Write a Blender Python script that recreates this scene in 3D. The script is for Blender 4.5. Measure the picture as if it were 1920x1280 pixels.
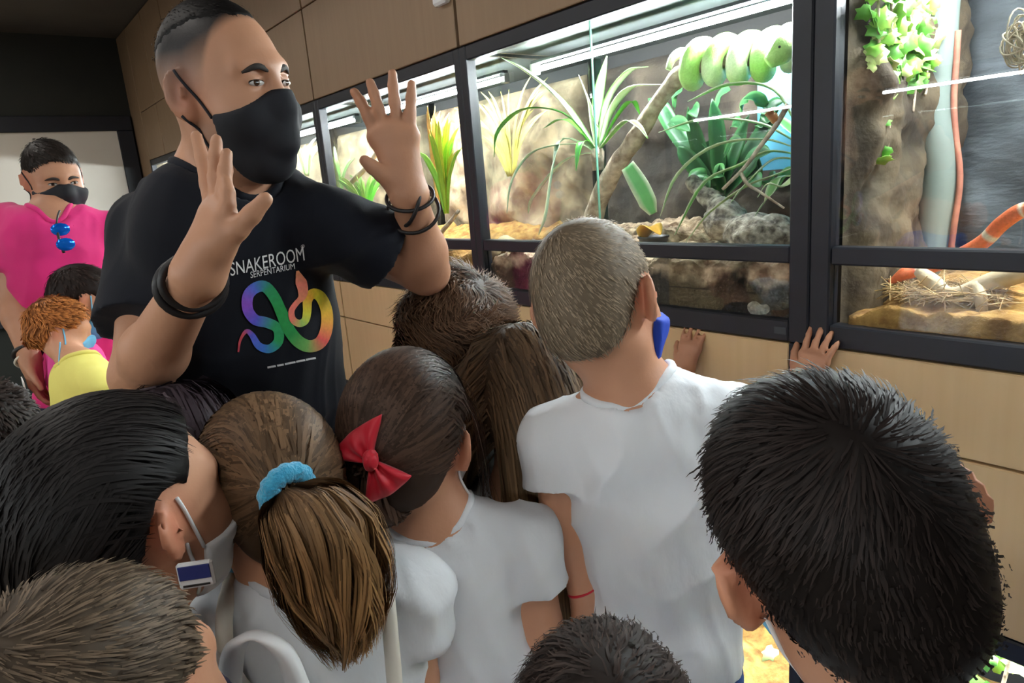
import bpy, math, random
import numpy as np
from mathutils import Vector, Matrix
from mathutils.bvhtree import BVHTree

for o in list(bpy.data.objects):
    bpy.data.objects.remove(o)
SC = bpy.context.scene
COL = SC.collection
A_ = np.array
rad = math.radians

# ------------------------------------------------------------------ camera
YAW, PIT, ROL, FPX = rad(52.28), rad(13.04), rad(-4.74), 1274.5
CAM = A_([0.0, -1.2, 1.42])
FW = A_([-math.sin(YAW) * math.cos(PIT), math.cos(YAW) * math.cos(PIT), -math.sin(PIT)])
_r0 = A_([math.cos(YAW), math.sin(YAW), 0.0])
_u0 = np.cross(_r0, FW)
RT = math.cos(ROL) * _r0 + math.sin(ROL) * _u0
UP = -math.sin(ROL) * _r0 + math.cos(ROL) * _u0
cam_d = bpy.data.cameras.new('camera')
cam_d.sensor_fit = 'HORIZONTAL'
cam_d.sensor_width = 36.0
cam_d.lens = 36.0 * FPX / 1920.0
cam_d.clip_start = 0.02
cam_d.clip_end = 60
cam_o = bpy.data.objects.new('camera', cam_d)
COL.objects.link(cam_o)
mw = Matrix(((RT[0], UP[0], -FW[0], CAM[0]), (RT[1], UP[1], -FW[1], CAM[1]),
             (RT[2], UP[2], -FW[2], CAM[2]), (0, 0, 0, 1)))
cam_o.matrix_world = mw
SC.camera = cam_o


def at(x, y, d):
    """world point seen at photo pixel (x, y), d metres in front of the camera"""
    return CAM + d * ((x - 960) / FPX * RT - (y - 640) / FPX * UP + FW)


# ------------------------------------------------------------------ world, light, exposure
W = bpy.data.worlds.new('world')
SC.world = W
W.use_nodes = True
W.node_tree.nodes['Background'].inputs[0].default_value = (0.62, 0.66, 0.72, 1)
W.node_tree.nodes['Background'].inputs[1].default_value = 0.02
SC.view_settings.view_transform = 'Standard'
SC.view_settings.look = 'None'
SC.view_settings.gamma = 1.0
SC.view_settings.use_curve_mapping = False
SC.view_settings.exposure = 1.55
TUBE_POWER = 130.0        # LED tubes inside the terrariums of the photographed row
TUBE_POWER_BACK = 62.0   # LED tubes of the row behind the camera
CEIL_POWER = 5.5        # ceiling luminaires of the aisle

# ------------------------------------------------------------------ helpers: materials
def srgb(r, g, b):
    def f(c):
        c /= 255.0
        return c / 12.92 if c <= 0.04045 else ((c + 0.055) / 1.055) ** 2.4
    return (f(r), f(g), f(b))


def nd(nt, t, **kw):
    n = nt.nodes.new(t)
    for k, v in kw.items():
        setattr(n, k, v)
    return n


def mat(name, col=(.5, .5, .5), rough=.6, col2=None, scale=8.0, stretch=(1, 1, 1), metal=0.0, bump=0.0,
        bscale=60.0, attr=None, spec=0.5, sss=0.0, emit=None, detail=4.0, contrast=(.35, .65), sheen=0.0, trans=0.0,
        aniso=0.0):
    m = bpy.data.materials.new(name)
    m.use_nodes = True
    nt = m.node_tree
    b = nt.nodes['Principled BSDF']
    b.inputs['Roughness'].default_value = rough
    b.inputs['Metallic'].default_value = metal
    b.inputs['Specular IOR Level'].default_value = spec
    b.inputs['Base Color'].default_value = (*col, 1)
    if aniso:
        b.inputs['Anisotropic'].default_value = aniso
    if sheen:
        b.inputs['Sheen Weight'].default_value = sheen
        b.inputs['Sheen Roughness'].default_value = .5
    if sss:
        b.inputs['Subsurface Weight'].default_value = sss
        b.inputs['Subsurface Radius'].default_value = (.012, .005, .003)
        b.inputs['Subsurface Scale'].default_value = 1.0
    if emit:
        b.inputs['Emission Color'].default_value = (*emit[0], 1)
        b.inputs['Emission Strength'].default_value = emit[1]
    tc = nd(nt, 'ShaderNodeTexCoord')
    mp = nd(nt, 'ShaderNodeMapping')
    mp.inputs['Scale'].default_value = stretch
    nt.links.new(tc.outputs['Object'], mp.inputs['Vector'])
    csock = None
    if col2 is not None:
        n = nd(nt, 'ShaderNodeTexNoise')
        n.inputs['Scale'].default_value = scale
        n.inputs['Detail'].default_value = detail
        nt.links.new(mp.outputs[0], n.inputs['Vector'])
        rp = nd(nt, 'ShaderNodeValToRGB')
        rp.color_ramp.elements[0].position = contrast[0]
        rp.color_ramp.elements[1].position = contrast[1]
        rp.color_ramp.elements[0].color = (*col, 1)
        rp.color_ramp.elements[1].color = (*col2, 1)
        nt.links.new(n.outputs['Fac'], rp.inputs['Fac'])
        csock = rp.outputs['Color']
    if attr:
        a = nd(nt, 'ShaderNodeAttribute')
        a.attribute_name = attr
        if csock is None:
            csock = a.outputs['Color']
        else:
            mx = nd(nt, 'ShaderNodeMix', data_type='RGBA', blend_type='MULTIPLY')
            mx.inputs[0].default_value = 1.0
            nt.links.new(a.outputs['Color'], mx.inputs[6])
            nt.links.new(csock, mx.inputs[7])
            csock = mx.outputs[2]
    if csock is not None:
        nt.links.new(csock, b.inputs['Base Color'])
    if bump:
        n2 = nd(nt, 'ShaderNodeTexNoise')
        n2.inputs['Scale'].default_value = bscale
        n2.inputs['Detail'].default_value = 5.0
        nt.links.new(mp.outputs[0], n2.inputs['Vector'])
        bp = nd(nt, 'ShaderNodeBump')
        bp.inputs['Strength'].default_value = bump
        bp.inputs['Distance'].default_value = .01
        nt.links.new(n2.outputs['Fac'], bp.inputs['Height'])
        nt.links.new(bp.outputs[0], b.inputs['Normal'])
    if trans:
        b.inputs['Transmission Weight'].default_value = trans
    return m


def glass_mat(name, tint=(.93, .97, .95), refl=1.0, rough=0.0, haze=0.0):
    m = bpy.data.materials.new(name)
    m.use_nodes = True
    nt = m.node_tree
    nt.nodes.clear()
    out = nd(nt, 'ShaderNodeOutputMaterial')
    tr = nd(nt, 'ShaderNodeBsdfTransparent')
    tr.inputs[0].default_value = (*tint, 1)
    gl = nd(nt, 'ShaderNodeBsdfGlossy')
    gl.inputs['Roughness'].default_value = rough
    gl.inputs[0].default_value = (refl, refl, refl, 1)
    ge = nd(nt, 'ShaderNodeNewGeometry')
    dt = nd(nt, 'ShaderNodeVectorMath', operation='DOT_PRODUCT')
    nt.links.new(ge.outputs['Normal'], dt.inputs[0])
    nt.links.new(ge.outputs['Incoming'], dt.inputs[1])

    def mth(op, a, b=None):
        n = nd(nt, 'ShaderNodeMath', operation=op)
        for i, v in enumerate((a, b)):
            if v is None:
                continue
            if isinstance(v, (int, float)):
                n.inputs[i].default_value = v
            else:
                nt.links.new(v, n.inputs[i])
        return n.outputs[0]
    # Schlick reflectance of a thin pane, the same from both faces
    ab = mth('ABSOLUTE', dt.outputs['Value'])
    pw = mth('POWER', mth('SUBTRACT', 1.0, ab), 5.0)
    fres = mth('ADD', mth('MULTIPLY', pw, .96), .04)
    mx = nd(nt, 'ShaderNodeMixShader')
    nt.links.new(fres, mx.inputs[0])
    nt.links.new(tr.outputs[0], mx.inputs[1])
    nt.links.new(gl.outputs[0], mx.inputs[2])
    last = mx.outputs[0]
    if haze:
        df = nd(nt, 'ShaderNodeBsdfDiffuse')
        df.inputs[0].default_value = (.8, .85, .85, 1)
        m2 = nd(nt, 'ShaderNodeMixShader')
        m2.inputs[0].default_value = haze
        nt.links.new(last, m2.inputs[1])
        nt.links.new(df.outputs[0], m2.inputs[2])
        last = m2.outputs[0]
    nt.links.new(last, out.inputs[0])
    return m


# ------------------------------------------------------------------ helpers: objects
def tag(o, label=None, cat=None, group=None, kind=None):
    if label:
        o['label'] = label
    if cat:
        o['category'] = cat
    if group:
        o['group'] = group
    if kind:
        o['kind'] = kind
    return o


def empty(name, loc, label=None, cat=None, group=None, rz=0.0):
    o = bpy.data.objects.new(name, None)
    o.empty_display_size = .05
    COL.objects.link(o)
    o.location = [float(c) for c in loc]
    o.rotation_euler = (0, 0, rz)
    return tag(o, label, cat, group)


def base_offset(parent):
    """world position of a parent chain (translations only)"""
    v = Vector((0, 0, 0))
    while parent is not None:
        v += Vector(parent.location)
        parent = parent.parent
    return v


def me_from(name, V, Fq, Ft=None, col=None, smooth=True):
    V = np.asarray(V, dtype=np.float32).reshape(-1, 3)
    me = bpy.data.meshes.new(name)
    nq = 0 if Fq is None else len(Fq)
    ntr = 0 if Ft is None else len(Ft)
    me.vertices.add(len(V))
    me.vertices.foreach_set('co', V.ravel())
    parts = []
    if nq:
        parts.append(np.asarray(Fq, dtype=np.int32).ravel())
    if ntr:
        parts.append(np.asarray(Ft, dtype=np.int32).ravel())
    li = np.concatenate(parts)
    me.loops.add(len(li))
    me.loops.foreach_set('vertex_index', li)
    me.polygons.add(nq + ntr)
    ls = np.concatenate([np.arange(nq) * 4, nq * 4 + np.arange(ntr) * 3]).astype(np.int32)
    me.polygons.foreach_set('loop_start', ls)
    me.polygons.foreach_set('use_smooth', np.full(nq + ntr, smooth))
    if col is not None:
        a = me.color_attributes.new('Col', 'FLOAT_COLOR', 'POINT')
        c = np.ones((len(V), 4), np.float32)
        c[:, :3] = col
        a.data.foreach_set('color', c.ravel())
    me.update(calc_edges=True)
    me.validate()
    return me


def link(name, me, m=None, parent=None, world=True):
    """link a mesh; world=True: its vertices are world coordinates, keep them there under the parent"""
    o = bpy.data.objects.new(name, me)
    COL.objects.link(o)
    if m is not None and len(me.materials) == 0:
        me.materials.append(m)
    if parent is not None:
        o.parent = parent
        if world:
            o.location = -base_offset(parent)
    return o


class MB:
    """collects boxes, tubes and strips, builds one mesh"""

    def __init__(s):
        s.v, s.q, s.t, s.c, s.n = [], [], [], [], 0

    def add(s, V, q=None, t=None, col=(1, 1, 1)):
        V = np.asarray(V, float).reshape(-1, 3)
        s.v.append(V)
        c = np.asarray(col, float)
        s.c.append(np.broadcast_to(c, (len(V), 3)) if c.ndim == 1 else c)
        if q is not None and len(q):
            s.q.append(np.asarray(q) + s.n)
        if t is not None and len(t):
            s.t.append(np.asarray(t) + s.n)
        s.n += len(V)
        return s

    def box(s, lo, hi, bev=0.0, col=(1, 1, 1)):
        lo, hi = A_(lo, float), A_(hi, float)
        if bev <= 0:
            V = [(x, y, z) for x in (lo[0], hi[0]) for y in (lo[1], hi[1]) for z in (lo[2], hi[2])]
            Q = [(0, 1, 3, 2), (4, 6, 7, 5), (0, 4, 5, 1), (2, 3, 7, 6), (0, 2, 6, 4), (1, 5, 7, 3)]
            return s.add(V, Q, col=col)
        b = min(bev, *(0.49 * (hi - lo)))
        V, ids = [], {}
        for cx in (0, 1):
            for cy in (0, 1):
                for cz in (0, 1):
                    for ax in range(3):
                        p = [(lo, hi)[(cx, cy, cz)[i]][i] for i in range(3)]
                        for i in range(3):
                            if i != ax:
                                p[i] += b if (cx, cy, cz)[i] == 0 else -b
                        ids[(cx, cy, cz, ax)] = len(V)
                        V.append(p)
        Q, T = [], []
        for ax in range(3):
            o1, o2 = [i for i in range(3) if i != ax]
            for sd in (0, 1):
                f = []
                for (a, c) in ((0, 0), (1, 0), (1, 1), (0, 1)):
                    k = [0, 0, 0]
                    k[ax], k[o1], k[o2] = sd, a, c
                    f.append(ids[(*k, ax)])
                Q.append(f)
        for ax in range(3):
            o1, o2 = [i for i in range(3) if i != ax]
            for a in (0, 1):
                for c in (0, 1):
                    k0 = [0, 0, 0]
                    k1 = [0, 0, 0]
                    k0[ax], k1[ax] = 0, 1
                    k0[o1] = k1[o1] = a
                    k0[o2] = k1[o2] = c
                    Q.append((ids[(*k0, o1)], ids[(*k1, o1)], ids[(*k1, o2)], ids[(*k0, o2)]))
        for cx in (0, 1):
            for cy in (0, 1):
                for cz in (0, 1):
                    T.append([ids[(cx, cy, cz, a)] for a in range(3)])
        return s.add(V, Q, T, col=col)

    def tube(s, P, R, seg=8, col=(1, 1, 1), caps=True, closed=False, flat=None):
        """tube along the points P; R radius or list; flat=(normal, ratio) squashes it along a direction"""
        P = np.asarray(P, float)
        n = len(P)
        R = np.broadcast_to(np.asarray(R, float), (n,))
        if closed:
            T = np.roll(P, -1, 0) - np.roll(P, 1, 0)
        else:
            T = np.gradient(P, axis=0)
        T /= np.linalg.norm(T, axis=1)[:, None] + 1e-12
        a = A_([0, 0, 1.0]) if abs(T[0][2]) < .9 else A_([1.0, 0, 0])
        Ns = []
        N = np.cross(T[0], a)
        N /= np.linalg.norm(N)
        for i in range(n):
            N = N - T[i] * (N @ T[i])
            N /= np.linalg.norm(N) + 1e-12
            Ns.append(N.copy())
        Ns = A_(Ns)
        B = np.cross(T, Ns)
        an = np.arange(seg) * 2 * np.pi / seg
        off = (Ns[:, None] * np.cos(an)[None, :, None] + B[:, None] * np.sin(an)[None, :, None]) * R[:, None, None]
        if flat is not None:
            fn = A_(flat[0], float)
            if fn.ndim == 1:
                fn = np.broadcast_to(fn, (n, 3))
            fn = fn / np.linalg.norm(fn, axis=1)[:, None]
            dp = np.einsum('nsk,nk->ns', off, fn)
            off = off - dp[..., None] * fn[:, None] * (1 - flat[1])
        V = (P[:, None] + off).reshape(-1, 3)
        Q = []
        m = n if closed else n - 1
        for i in range(m):
            j = (i + 1) % n
            for k in range(seg):
                l = (k + 1) % seg
                Q.append((i * seg + k, i * seg + l, j * seg + l, j * seg + k))
        Tt = []
        V = list(V)
        c = np.asarray(col, float)
        cc = np.repeat(c, seg, 0) if c.ndim == 2 else np.broadcast_to(c, (n * seg, 3))
        if caps and not closed:
            V += [P[0], P[-1]]
            cc = np.vstack([cc, cc[:1], cc[-1:]])
            a0, a1 = n * seg, n * seg + 1
            for k in range(seg):
                l = (k + 1) % seg
                Tt.append((a0, l, k))
                Tt.append((a1, (n - 1) * seg + k, (n - 1) * seg + l))
        return s.add(V, Q, Tt, col=cc)

    def me(s, name, smooth=False, col=False):
        return me_from(name, np.vstack(s.v), np.vstack(s.q) if s.q else None, np.vstack(s.t) if s.t else None,
                       np.vstack(s.c) if col else None, smooth)

    def build(s, name, m, parent=None, smooth=False, col=False, world=True):
        return link(name, s.me(name, smooth, col), m, parent, world)


def bez(pts, n=14):
    """smooth path through control points (Catmull-Rom)"""
    P = np.asarray(pts, float)
    P = np.vstack([2 * P[0] - P[1], P, 2 * P[-1] - P[-2]])
    out = []
    m = len(P) - 3
    for t in np.linspace(0, m - 1e-6, n):
        i = int(t)
        u = t - i
        p0, p1, p2, p3 = P[i:i + 4]
        out.append(.5 * (2 * p1 + (p2 - p0) * u + (2 * p0 - 5 * p1 + 4 * p2 - p3) * u * u + (3 * p1 - p0 - 3 * p2 + p3) * u ** 3))
    return A_(out)


def unit(v):
    v = np.asarray(v, float)
    return v / (np.linalg.norm(v) + 1e-12)


def vnoise(P, seed=0):
    """value noise in [-1, 1] for points (n,3)"""
    P = np.asarray(P, float)
    I = np.floor(P).astype(np.int64)
    f = P - I
    f = f * f * (3 - 2 * f)

    def h(x, y, z):
        n = (x * 374761393 + y * 668265263 + z * 2147483647 + seed * 1274126177) & 0xffffffff
        n = ((n ^ (n >> 13)) * 1274126177) & 0xffffffff
        n = n ^ (n >> 16)
        return (n & 0xffff) / 32767.5 - 1
    r = 0
    for dx in (0, 1):
        wx = f[:, 0] if dx else 1 - f[:, 0]
        for dy in (0, 1):
            wy = f[:, 1] if dy else 1 - f[:, 1]
            for dz in (0, 1):
                wz = f[:, 2] if dz else 1 - f[:, 2]
                r = r + wx * wy * wz * h(I[:, 0] + dx, I[:, 1] + dy, I[:, 2] + dz)
    return r


def fbm(P, o=3, seed=0):
    r, a = 0, 1.0
    for i in range(o):
        r = r + a * vnoise(np.asarray(P) * 2 ** i + 17.3 * i, seed + i)
        a *= .5
    return r


# ------------------------------------------------------------------ helpers: signed distance bodies
def smin(a, b, k):
    h = np.maximum(k - np.abs(a - b), 0) / k
    return np.minimum(a, b) - h * h * (k * .25)


class Sdf:
    """smoothly blended solids, meshed as ONE continuous surface (surface nets)"""

    def __init__(s):
        s.ops = []
        s.lo, s.hi = A_([9e9] * 3), A_([-9e9] * 3)

    def _b(s, lo, hi, op):
        if op == 'u':
            s.lo, s.hi = np.minimum(s.lo, lo), np.maximum(s.hi, hi)

    def cone(s, a, b, r0, r1, k=.01, op='u', flat=(0, 0), fr=None, ys=1.0):
        """tapered capsule; flat ends optional; fr=(right, forward, up) and ys squash it along forward"""
        a, b = A_(a, float), A_(b, float)
        r = max(r0, r1)
        lo, hi = np.minimum(a, b) - r, np.maximum(a, b) + r
        s._b(lo, hi, op)
        F = None if fr is None else A_(fr, float)

        def f(x, y, z):
            p = np.stack(np.broadcast_arrays(x - a[0], y - a[1], z - a[2]), -1)
            ab = b - a
            if F is not None:
                p = p @ F.T.astype(np.float32)
                p[..., 1] /= ys
                ab = F @ ab
                ab[1] /= ys
            L = np.linalg.norm(ab)
            ax = (ab / L).astype(np.float32)
            t = p @ ax
            tc = np.clip(t, 0, L)
            d = np.sqrt(np.maximum((p * p).sum(-1) - 2 * tc * t + tc * tc, 0)) - (r0 + (r1 - r0) * (tc / L))
            if flat[0]:
                d = np.maximum(d, -t)
            if flat[1]:
                d = np.maximum(d, t - L)
            return d * (min(ys, 1.0) if F is not None else 1.0)
        s.ops.append((f, lo, hi, k, op))
        return s

    def ell(s, c, r, M=None, k=.01, op='u'):
        c, r = A_(c, float), A_(np.broadcast_to(r, (3,)), float)
        M = np.eye(3) if M is None else A_(M, float)
        e = np.sqrt(((M * r[:, None]) ** 2).sum(0))
        lo, hi = c - e, c + e
        s._b(lo, hi, op)

        def f(x, y, z):
            p = np.stack(np.broadcast_arrays(x - c[0], y - c[1], z - c[2]), -1) @ M.T.astype(np.float32)
            q = p / r.astype(np.float32)
            k0 = np.sqrt((q * q).sum(-1))
            q2 = q / r.astype(np.float32)
            k1 = np.sqrt((q2 * q2).sum(-1)) + 1e-9
            return np.where(k0 < 1e-4, -r.min(), k0 * (k0 - 1) / k1)
        s.ops.append((f, lo, hi, k, op))
        return s

    def plane(s, c, n, R=2.0, k=.004):
        """cut everything on the side the normal n points to, within R of c"""
        c, n = A_(c, float), unit(n)

        def f(x, y, z):
            return -((x - c[0]) * n[0] + (y - c[1]) * n[1] + (z - c[2]) * n[2])
        s.ops.append((f, c - R, c + R, k, 's'))
        return s

    def func(s, f, lo, hi, k=.004, op='u'):
        lo, hi = A_(lo, float), A_(hi, float)
        s._b(lo, hi, op)
        s.ops.append((f, lo, hi, k, op))
        return s

    def mesh(s, h):
        lo, hi = s.lo - 4 * h, s.hi + 4 * h
        n = np.ceil((hi - lo) / h).astype(int) + 1
        D = np.ones(n, np.float32)
        ax = [(lo[i] + np.arange(n[i]) * h).astype(np.float32) for i in range(3)]
        for f, l, u, k, op in s.ops:
            m = k + 2.5 * h
            i0 = np.clip(np.floor((l - m - lo) / h).astype(int), 0, n)
            i1 = np.clip(np.ceil((u + m - lo) / h).astype(int) + 1, 0, n)
            if (i1 <= i0).any():
                continue
            sl = tuple(slice(i0[i], i1[i]) for i in range(3))
            d = f(ax[0][sl[0]][:, None, None], ax[1][sl[1]][None, :, None], ax[2][sl[2]][None, None, :])
            if op == 'u':
                D[sl] = smin(D[sl], d, k)
            elif op == 's':
                D[sl] = -smin(-D[sl], d, k)
            else:
                D[sl] = -smin(-D[sl], -d, k)
        return surface_nets(D, lo, h)


def surface_nets(D, lo, h):
    neg = D < 0
    nx, ny, nz = D.shape
    cnt = np.zeros((nx - 1, ny - 1, nz - 1), np.int8)
    for dx in (0, 1):
        for dy in (0, 1):
            for dz in (0, 1):
                cnt += neg[dx:nx - 1 + dx, dy:ny - 1 + dy, dz:nz - 1 + dz]
    I = np.argwhere((cnt > 0) & (cnt < 8))
    idx = np.full(cnt.shape, -1, np.int32)
    idx[I[:, 0], I[:, 1], I[:, 2]] = np.arange(len(I))
    cs = A_([(a, b, c) for a in (0, 1) for b in (0, 1) for c in (0, 1)])
    val = np.stack([D[I[:, 0] + c[0], I[:, 1] + c[1], I[:, 2] + c[2]] for c in cs], 1)
    acc = np.zeros((len(I), 3))
    num = np.zeros(len(I))
    for a in range(8):
        for b in range(a + 1, 8):
            if np.abs(cs[a] - cs[b]).sum() != 1:
                continue
            va, vb = val[:, a], val[:, b]
            m = (va < 0) != (vb < 0)
            t = np.where(m, va / np.where(m, va - vb, 1), 0)
            acc += np.where(m[:, None], cs[a] + t[:, None] * (cs[b] - cs[a]), 0)
            num += m
    V = lo + (I + acc / num[:, None]) * h
    Q = []
    for axn in range(3):
        o1, o2 = (axn + 1) % 3, (axn + 2) % 3
        s0 = [slice(None)] * 3
        s1 = [slice(None)] * 3
        s0[axn], s1[axn] = slice(0, -1), slice(1, None)
        a, b = neg[tuple(s0)], neg[tuple(s1)]
        E = np.argwhere(a != b)
        E = E[(E[:, o1] > 0) & (E[:, o2] > 0) & (E[:, o1] < D.shape[o1] - 1) & (E[:, o2] < D.shape[o2] - 1)]
        fl = a[E[:, 0], E[:, 1], E[:, 2]]
        def g(d1, d2):
            K = E.copy()
            K[:, o1] -= d1
            K[:, o2] -= d2
            return idx[K[:, 0], K[:, 1], K[:, 2]]
        q = np.stack([g(1, 1), g(0, 1), g(0, 0), g(1, 0)], 1)
        q[~fl] = q[~fl][:, ::-1]
        Q.append(q)
    Q = np.vstack(Q)
    Q = Q[(Q >= 0).all(1)]
    return V, Q


def vnormals(V, Q):
    n = np.cross(V[Q[:, 2]] - V[Q[:, 0]], V[Q[:, 3]] - V[Q[:, 1]])
    N = np.zeros_like(V)
    for k in range(4):
        for c in range(3):
            N[:, c] += np.bincount(Q[:, k], n[:, c], len(V))
    return N / (np.linalg.norm(N, axis=1)[:, None] + 1e-12)


def relax(V, Q, it=1, f=.5):
    for _ in range(it):
        S = np.zeros_like(V)
        c = np.zeros(len(V))
        for k in range(4):
            j = Q[:, (k + 1) % 4]
            i = Q[:, k]
            for a in range(3):
                S[:, a] += np.bincount(i, V[j, a], len(V)) + np.bincount(j, V[i, a], len(V))
            c += np.bincount(i, minlength=len(V)) + np.bincount(j, minlength=len(V))
        V = V + f * (S / np.maximum(c, 1)[:, None] - V)
    return V


def onY(x, y, Y):
    """world point on the vertical plane Y (parallel to the terrarium fronts) seen at photo pixel (x, y)"""
    d = at(x, y, 1.0) - CAM
    return CAM + d * ((Y - CAM[1]) / d[1])


# ------------------------------------------------------------------ materials of the place
M = {}
M['floor'] = mat('floor_vinyl', srgb(74, 70, 66), .45, srgb(92, 88, 82), 5.0)
M['ceiling'] = mat('ceiling_paint', srgb(92, 84, 76), .9, srgb(84, 77, 70), 3.0)
M['darkwall'] = mat('dark_wall_paint', srgb(38, 40, 36), .8, srgb(44, 45, 40), 4.0)
M['backwall'] = mat('back_wall_paint', srgb(150, 142, 132), .85, srgb(140, 132, 122), 3.0)
M['board'] = mat('screen_fabric', srgb(226, 218, 206), .7, srgb(218, 210, 198), 2.0)
M['black'] = mat('black_frame_metal', srgb(17, 21, 33), .48, srgb(15, 18, 27), 20.0, spec=.6)
M['gap'] = mat('dark_gap', srgb(24, 22, 24), .8)
M['wood'] = mat('oak_laminate', srgb(214, 184, 138), .5, srgb(206, 175, 129), 6.0, (10, 10, .4), contrast=(.2, .8))
M['wood_shaded'] = mat('oak_laminate_shaded', srgb(148, 122, 94), .5, srgb(139, 113, 86), 6.0, (10, 10, .4), contrast=(.2, .8))  # same oak, darkened: the weaker light on the upper panels is in the colour
M['glass'] = glass_mat('clear_glass', (.95, .975, .965))
M['edge'] = mat('glass_edge', srgb(120, 190, 165), .15, srgb(140, 205, 180), 40.0)
M['tube'] = mat('led_tube', (1, 1, 1), .4, emit=((.93, .97, 1.0), TUBE_POWER))
M['tubeb'] = mat('led_tube_back', (1, 1, 1), .4, emit=((.95, .97, 1.0), TUBE_POWER_BACK))
M['ceillamp'] = mat('lamp_diffuser', (1, 1, 1), .5, emit=((1.0, .95, .88), CEIL_POWER))
M['grey'] = mat('grey_aluminium', srgb(62, 66, 70), .6)
M['lid'] = mat('dark_lid_board', srgb(34, 40, 40), .8)
M['white'] = mat('white_plastic', srgb(225, 225, 225), .4)
M['rock'] = mat('rock_brown', srgb(132, 118, 102), .9, srgb(76, 64, 55), 12.0, bump=.5, bscale=45, attr='Col')
M['slate'] = mat('slate_dark', srgb(112, 118, 122), .8, srgb(78, 84, 88), 6.0, (1, 1, 3), bump=.5, bscale=30, attr='Col')
M['sky'] = mat('blue_backdrop', srgb(120, 205, 235), .7, srgb(90, 180, 220), 4.0)
M['soil'] = mat('soil', srgb(214, 196, 172), .95, srgb(104, 84, 68), 30.0, bump=.9, bscale=90, attr='Col')
M['sand'] = mat('sandy_soil', srgb(184, 146, 84), .95, srgb(128, 92, 48), 34.0, bump=.7, bscale=90, attr='Col')
M['leaf'] = mat('leaf', (1, 1, 1), .4, attr='Col', col2=(.8, .85, .8), scale=40)
M['bark'] = mat('bark', srgb(206, 190, 168), .9, srgb(134, 116, 98), 30.0, bump=.7, bscale=60)
M['pale_wood'] = mat('driftwood', srgb(222, 205, 172), .8, srgb(170, 146, 112), 14.0, bump=.4, bscale=40)
M['stone'] = mat('grey_stone', srgb(176, 168, 154), .9, srgb(84, 78, 72), 60.0, bump=.6, bscale=80)
M['whitestone'] = mat('white_stone', srgb(205, 208, 205), .7, srgb(170, 175, 172), 20.0)
M['pot'] = mat('black_pot', srgb(22, 26, 30), .4)
M['snake'] = mat('snake_scales', (1, 1, 1), .35, attr='Col', col2=(.82, .86, .8), scale=220, bump=.2, bscale=300)
M['straw'] = mat('straw', srgb(214, 184, 130), .8, srgb(160, 128, 84), 50.0)
M['reflcolumn'] = mat('reflection_column', srgb(124, 136, 130), .6, srgb(106, 118, 112), 5.0, (1, 1, .4))
M['twine'] = mat('twine', srgb(196, 184, 160), .9, srgb(150, 138, 118), 60.0)

# ------------------------------------------------------------------ room shell
XL, XR, YB, ZC = -6.1, 2.6, -3.3, 2.72
def shell(name, lo, hi, m):
    b = MB().box(lo, hi)
    return tag(b.build(name, m), kind='structure')
shell('floor', (XL - .1, YB - .1, -.05), (XR + .1, .75, 0), M['floor'])
shell('ceiling', (XL - .1, YB - .1, ZC), (XR + .1, .75, ZC + .05), M['ceiling'])
shell('wall_left', (XL - .1, YB, 0), (XL, .65, ZC), M['darkwall'])
shell('wall_right', (XR, YB, 0), (XR + .1, .65, ZC), M['backwall'])
shell('wall_front', (XL, .65, 0), (XR, .75, ZC), M['darkwall'])
shell('wall_back', (XL, YB - .1, 0), (XR, YB, ZC), M['backwall'])
# projection screen on the far end wall
sc = empty('projection_screen', (XL + .03, -1.3, .75), 'white projection screen with a black border on the far end wall', 'screen')
MB().box((XL + .012, -2.55, .78), (XL + .03, -.13, 2.05)).build('screen_fabric', M['board'], sc)
for lo, hi in (((XL + .002, -2.6, 2.05), (XL + .045, -.02, 2.16)), ((XL + .002, -2.6, .70), (XL + .045, -.02, .78)),
               ((XL + .002, -.13, .78), (XL + .045, -.02, 2.05)), ((XL + .002, -2.6, .78), (XL + .045, -2.55, 2.05))):
    MB().box(lo, hi, .004).build('border', M['black'], sc)

# ceiling luminaires (only their light and reflections reach the picture)
for i, (cx, cy) in enumerate(((.45, -1.75), (-1.5, -1.6), (-3.4, -1.5), (-5.1, -1.5))):  # the last one is added to brighten the screen end
    L = empty('ceiling_light', (cx, cy, ZC), 'long ceiling light, %s along the aisle' % ('nearest the camera', 'second', 'third', 'added to brighten the projection screen, farthest')[i], 'ceiling light', 'ceiling lights')
    MB().box((cx - .6, cy - .09, ZC - .05), (cx + .6, cy + .09, ZC - .001), .006).build('housing', M['white'], L)
    MB().box((cx - .58, cy - .075, ZC - .062), (cx + .58, cy + .075, ZC - .0505), .004).build('diffuser', M['ceillamp'], L)

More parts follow.
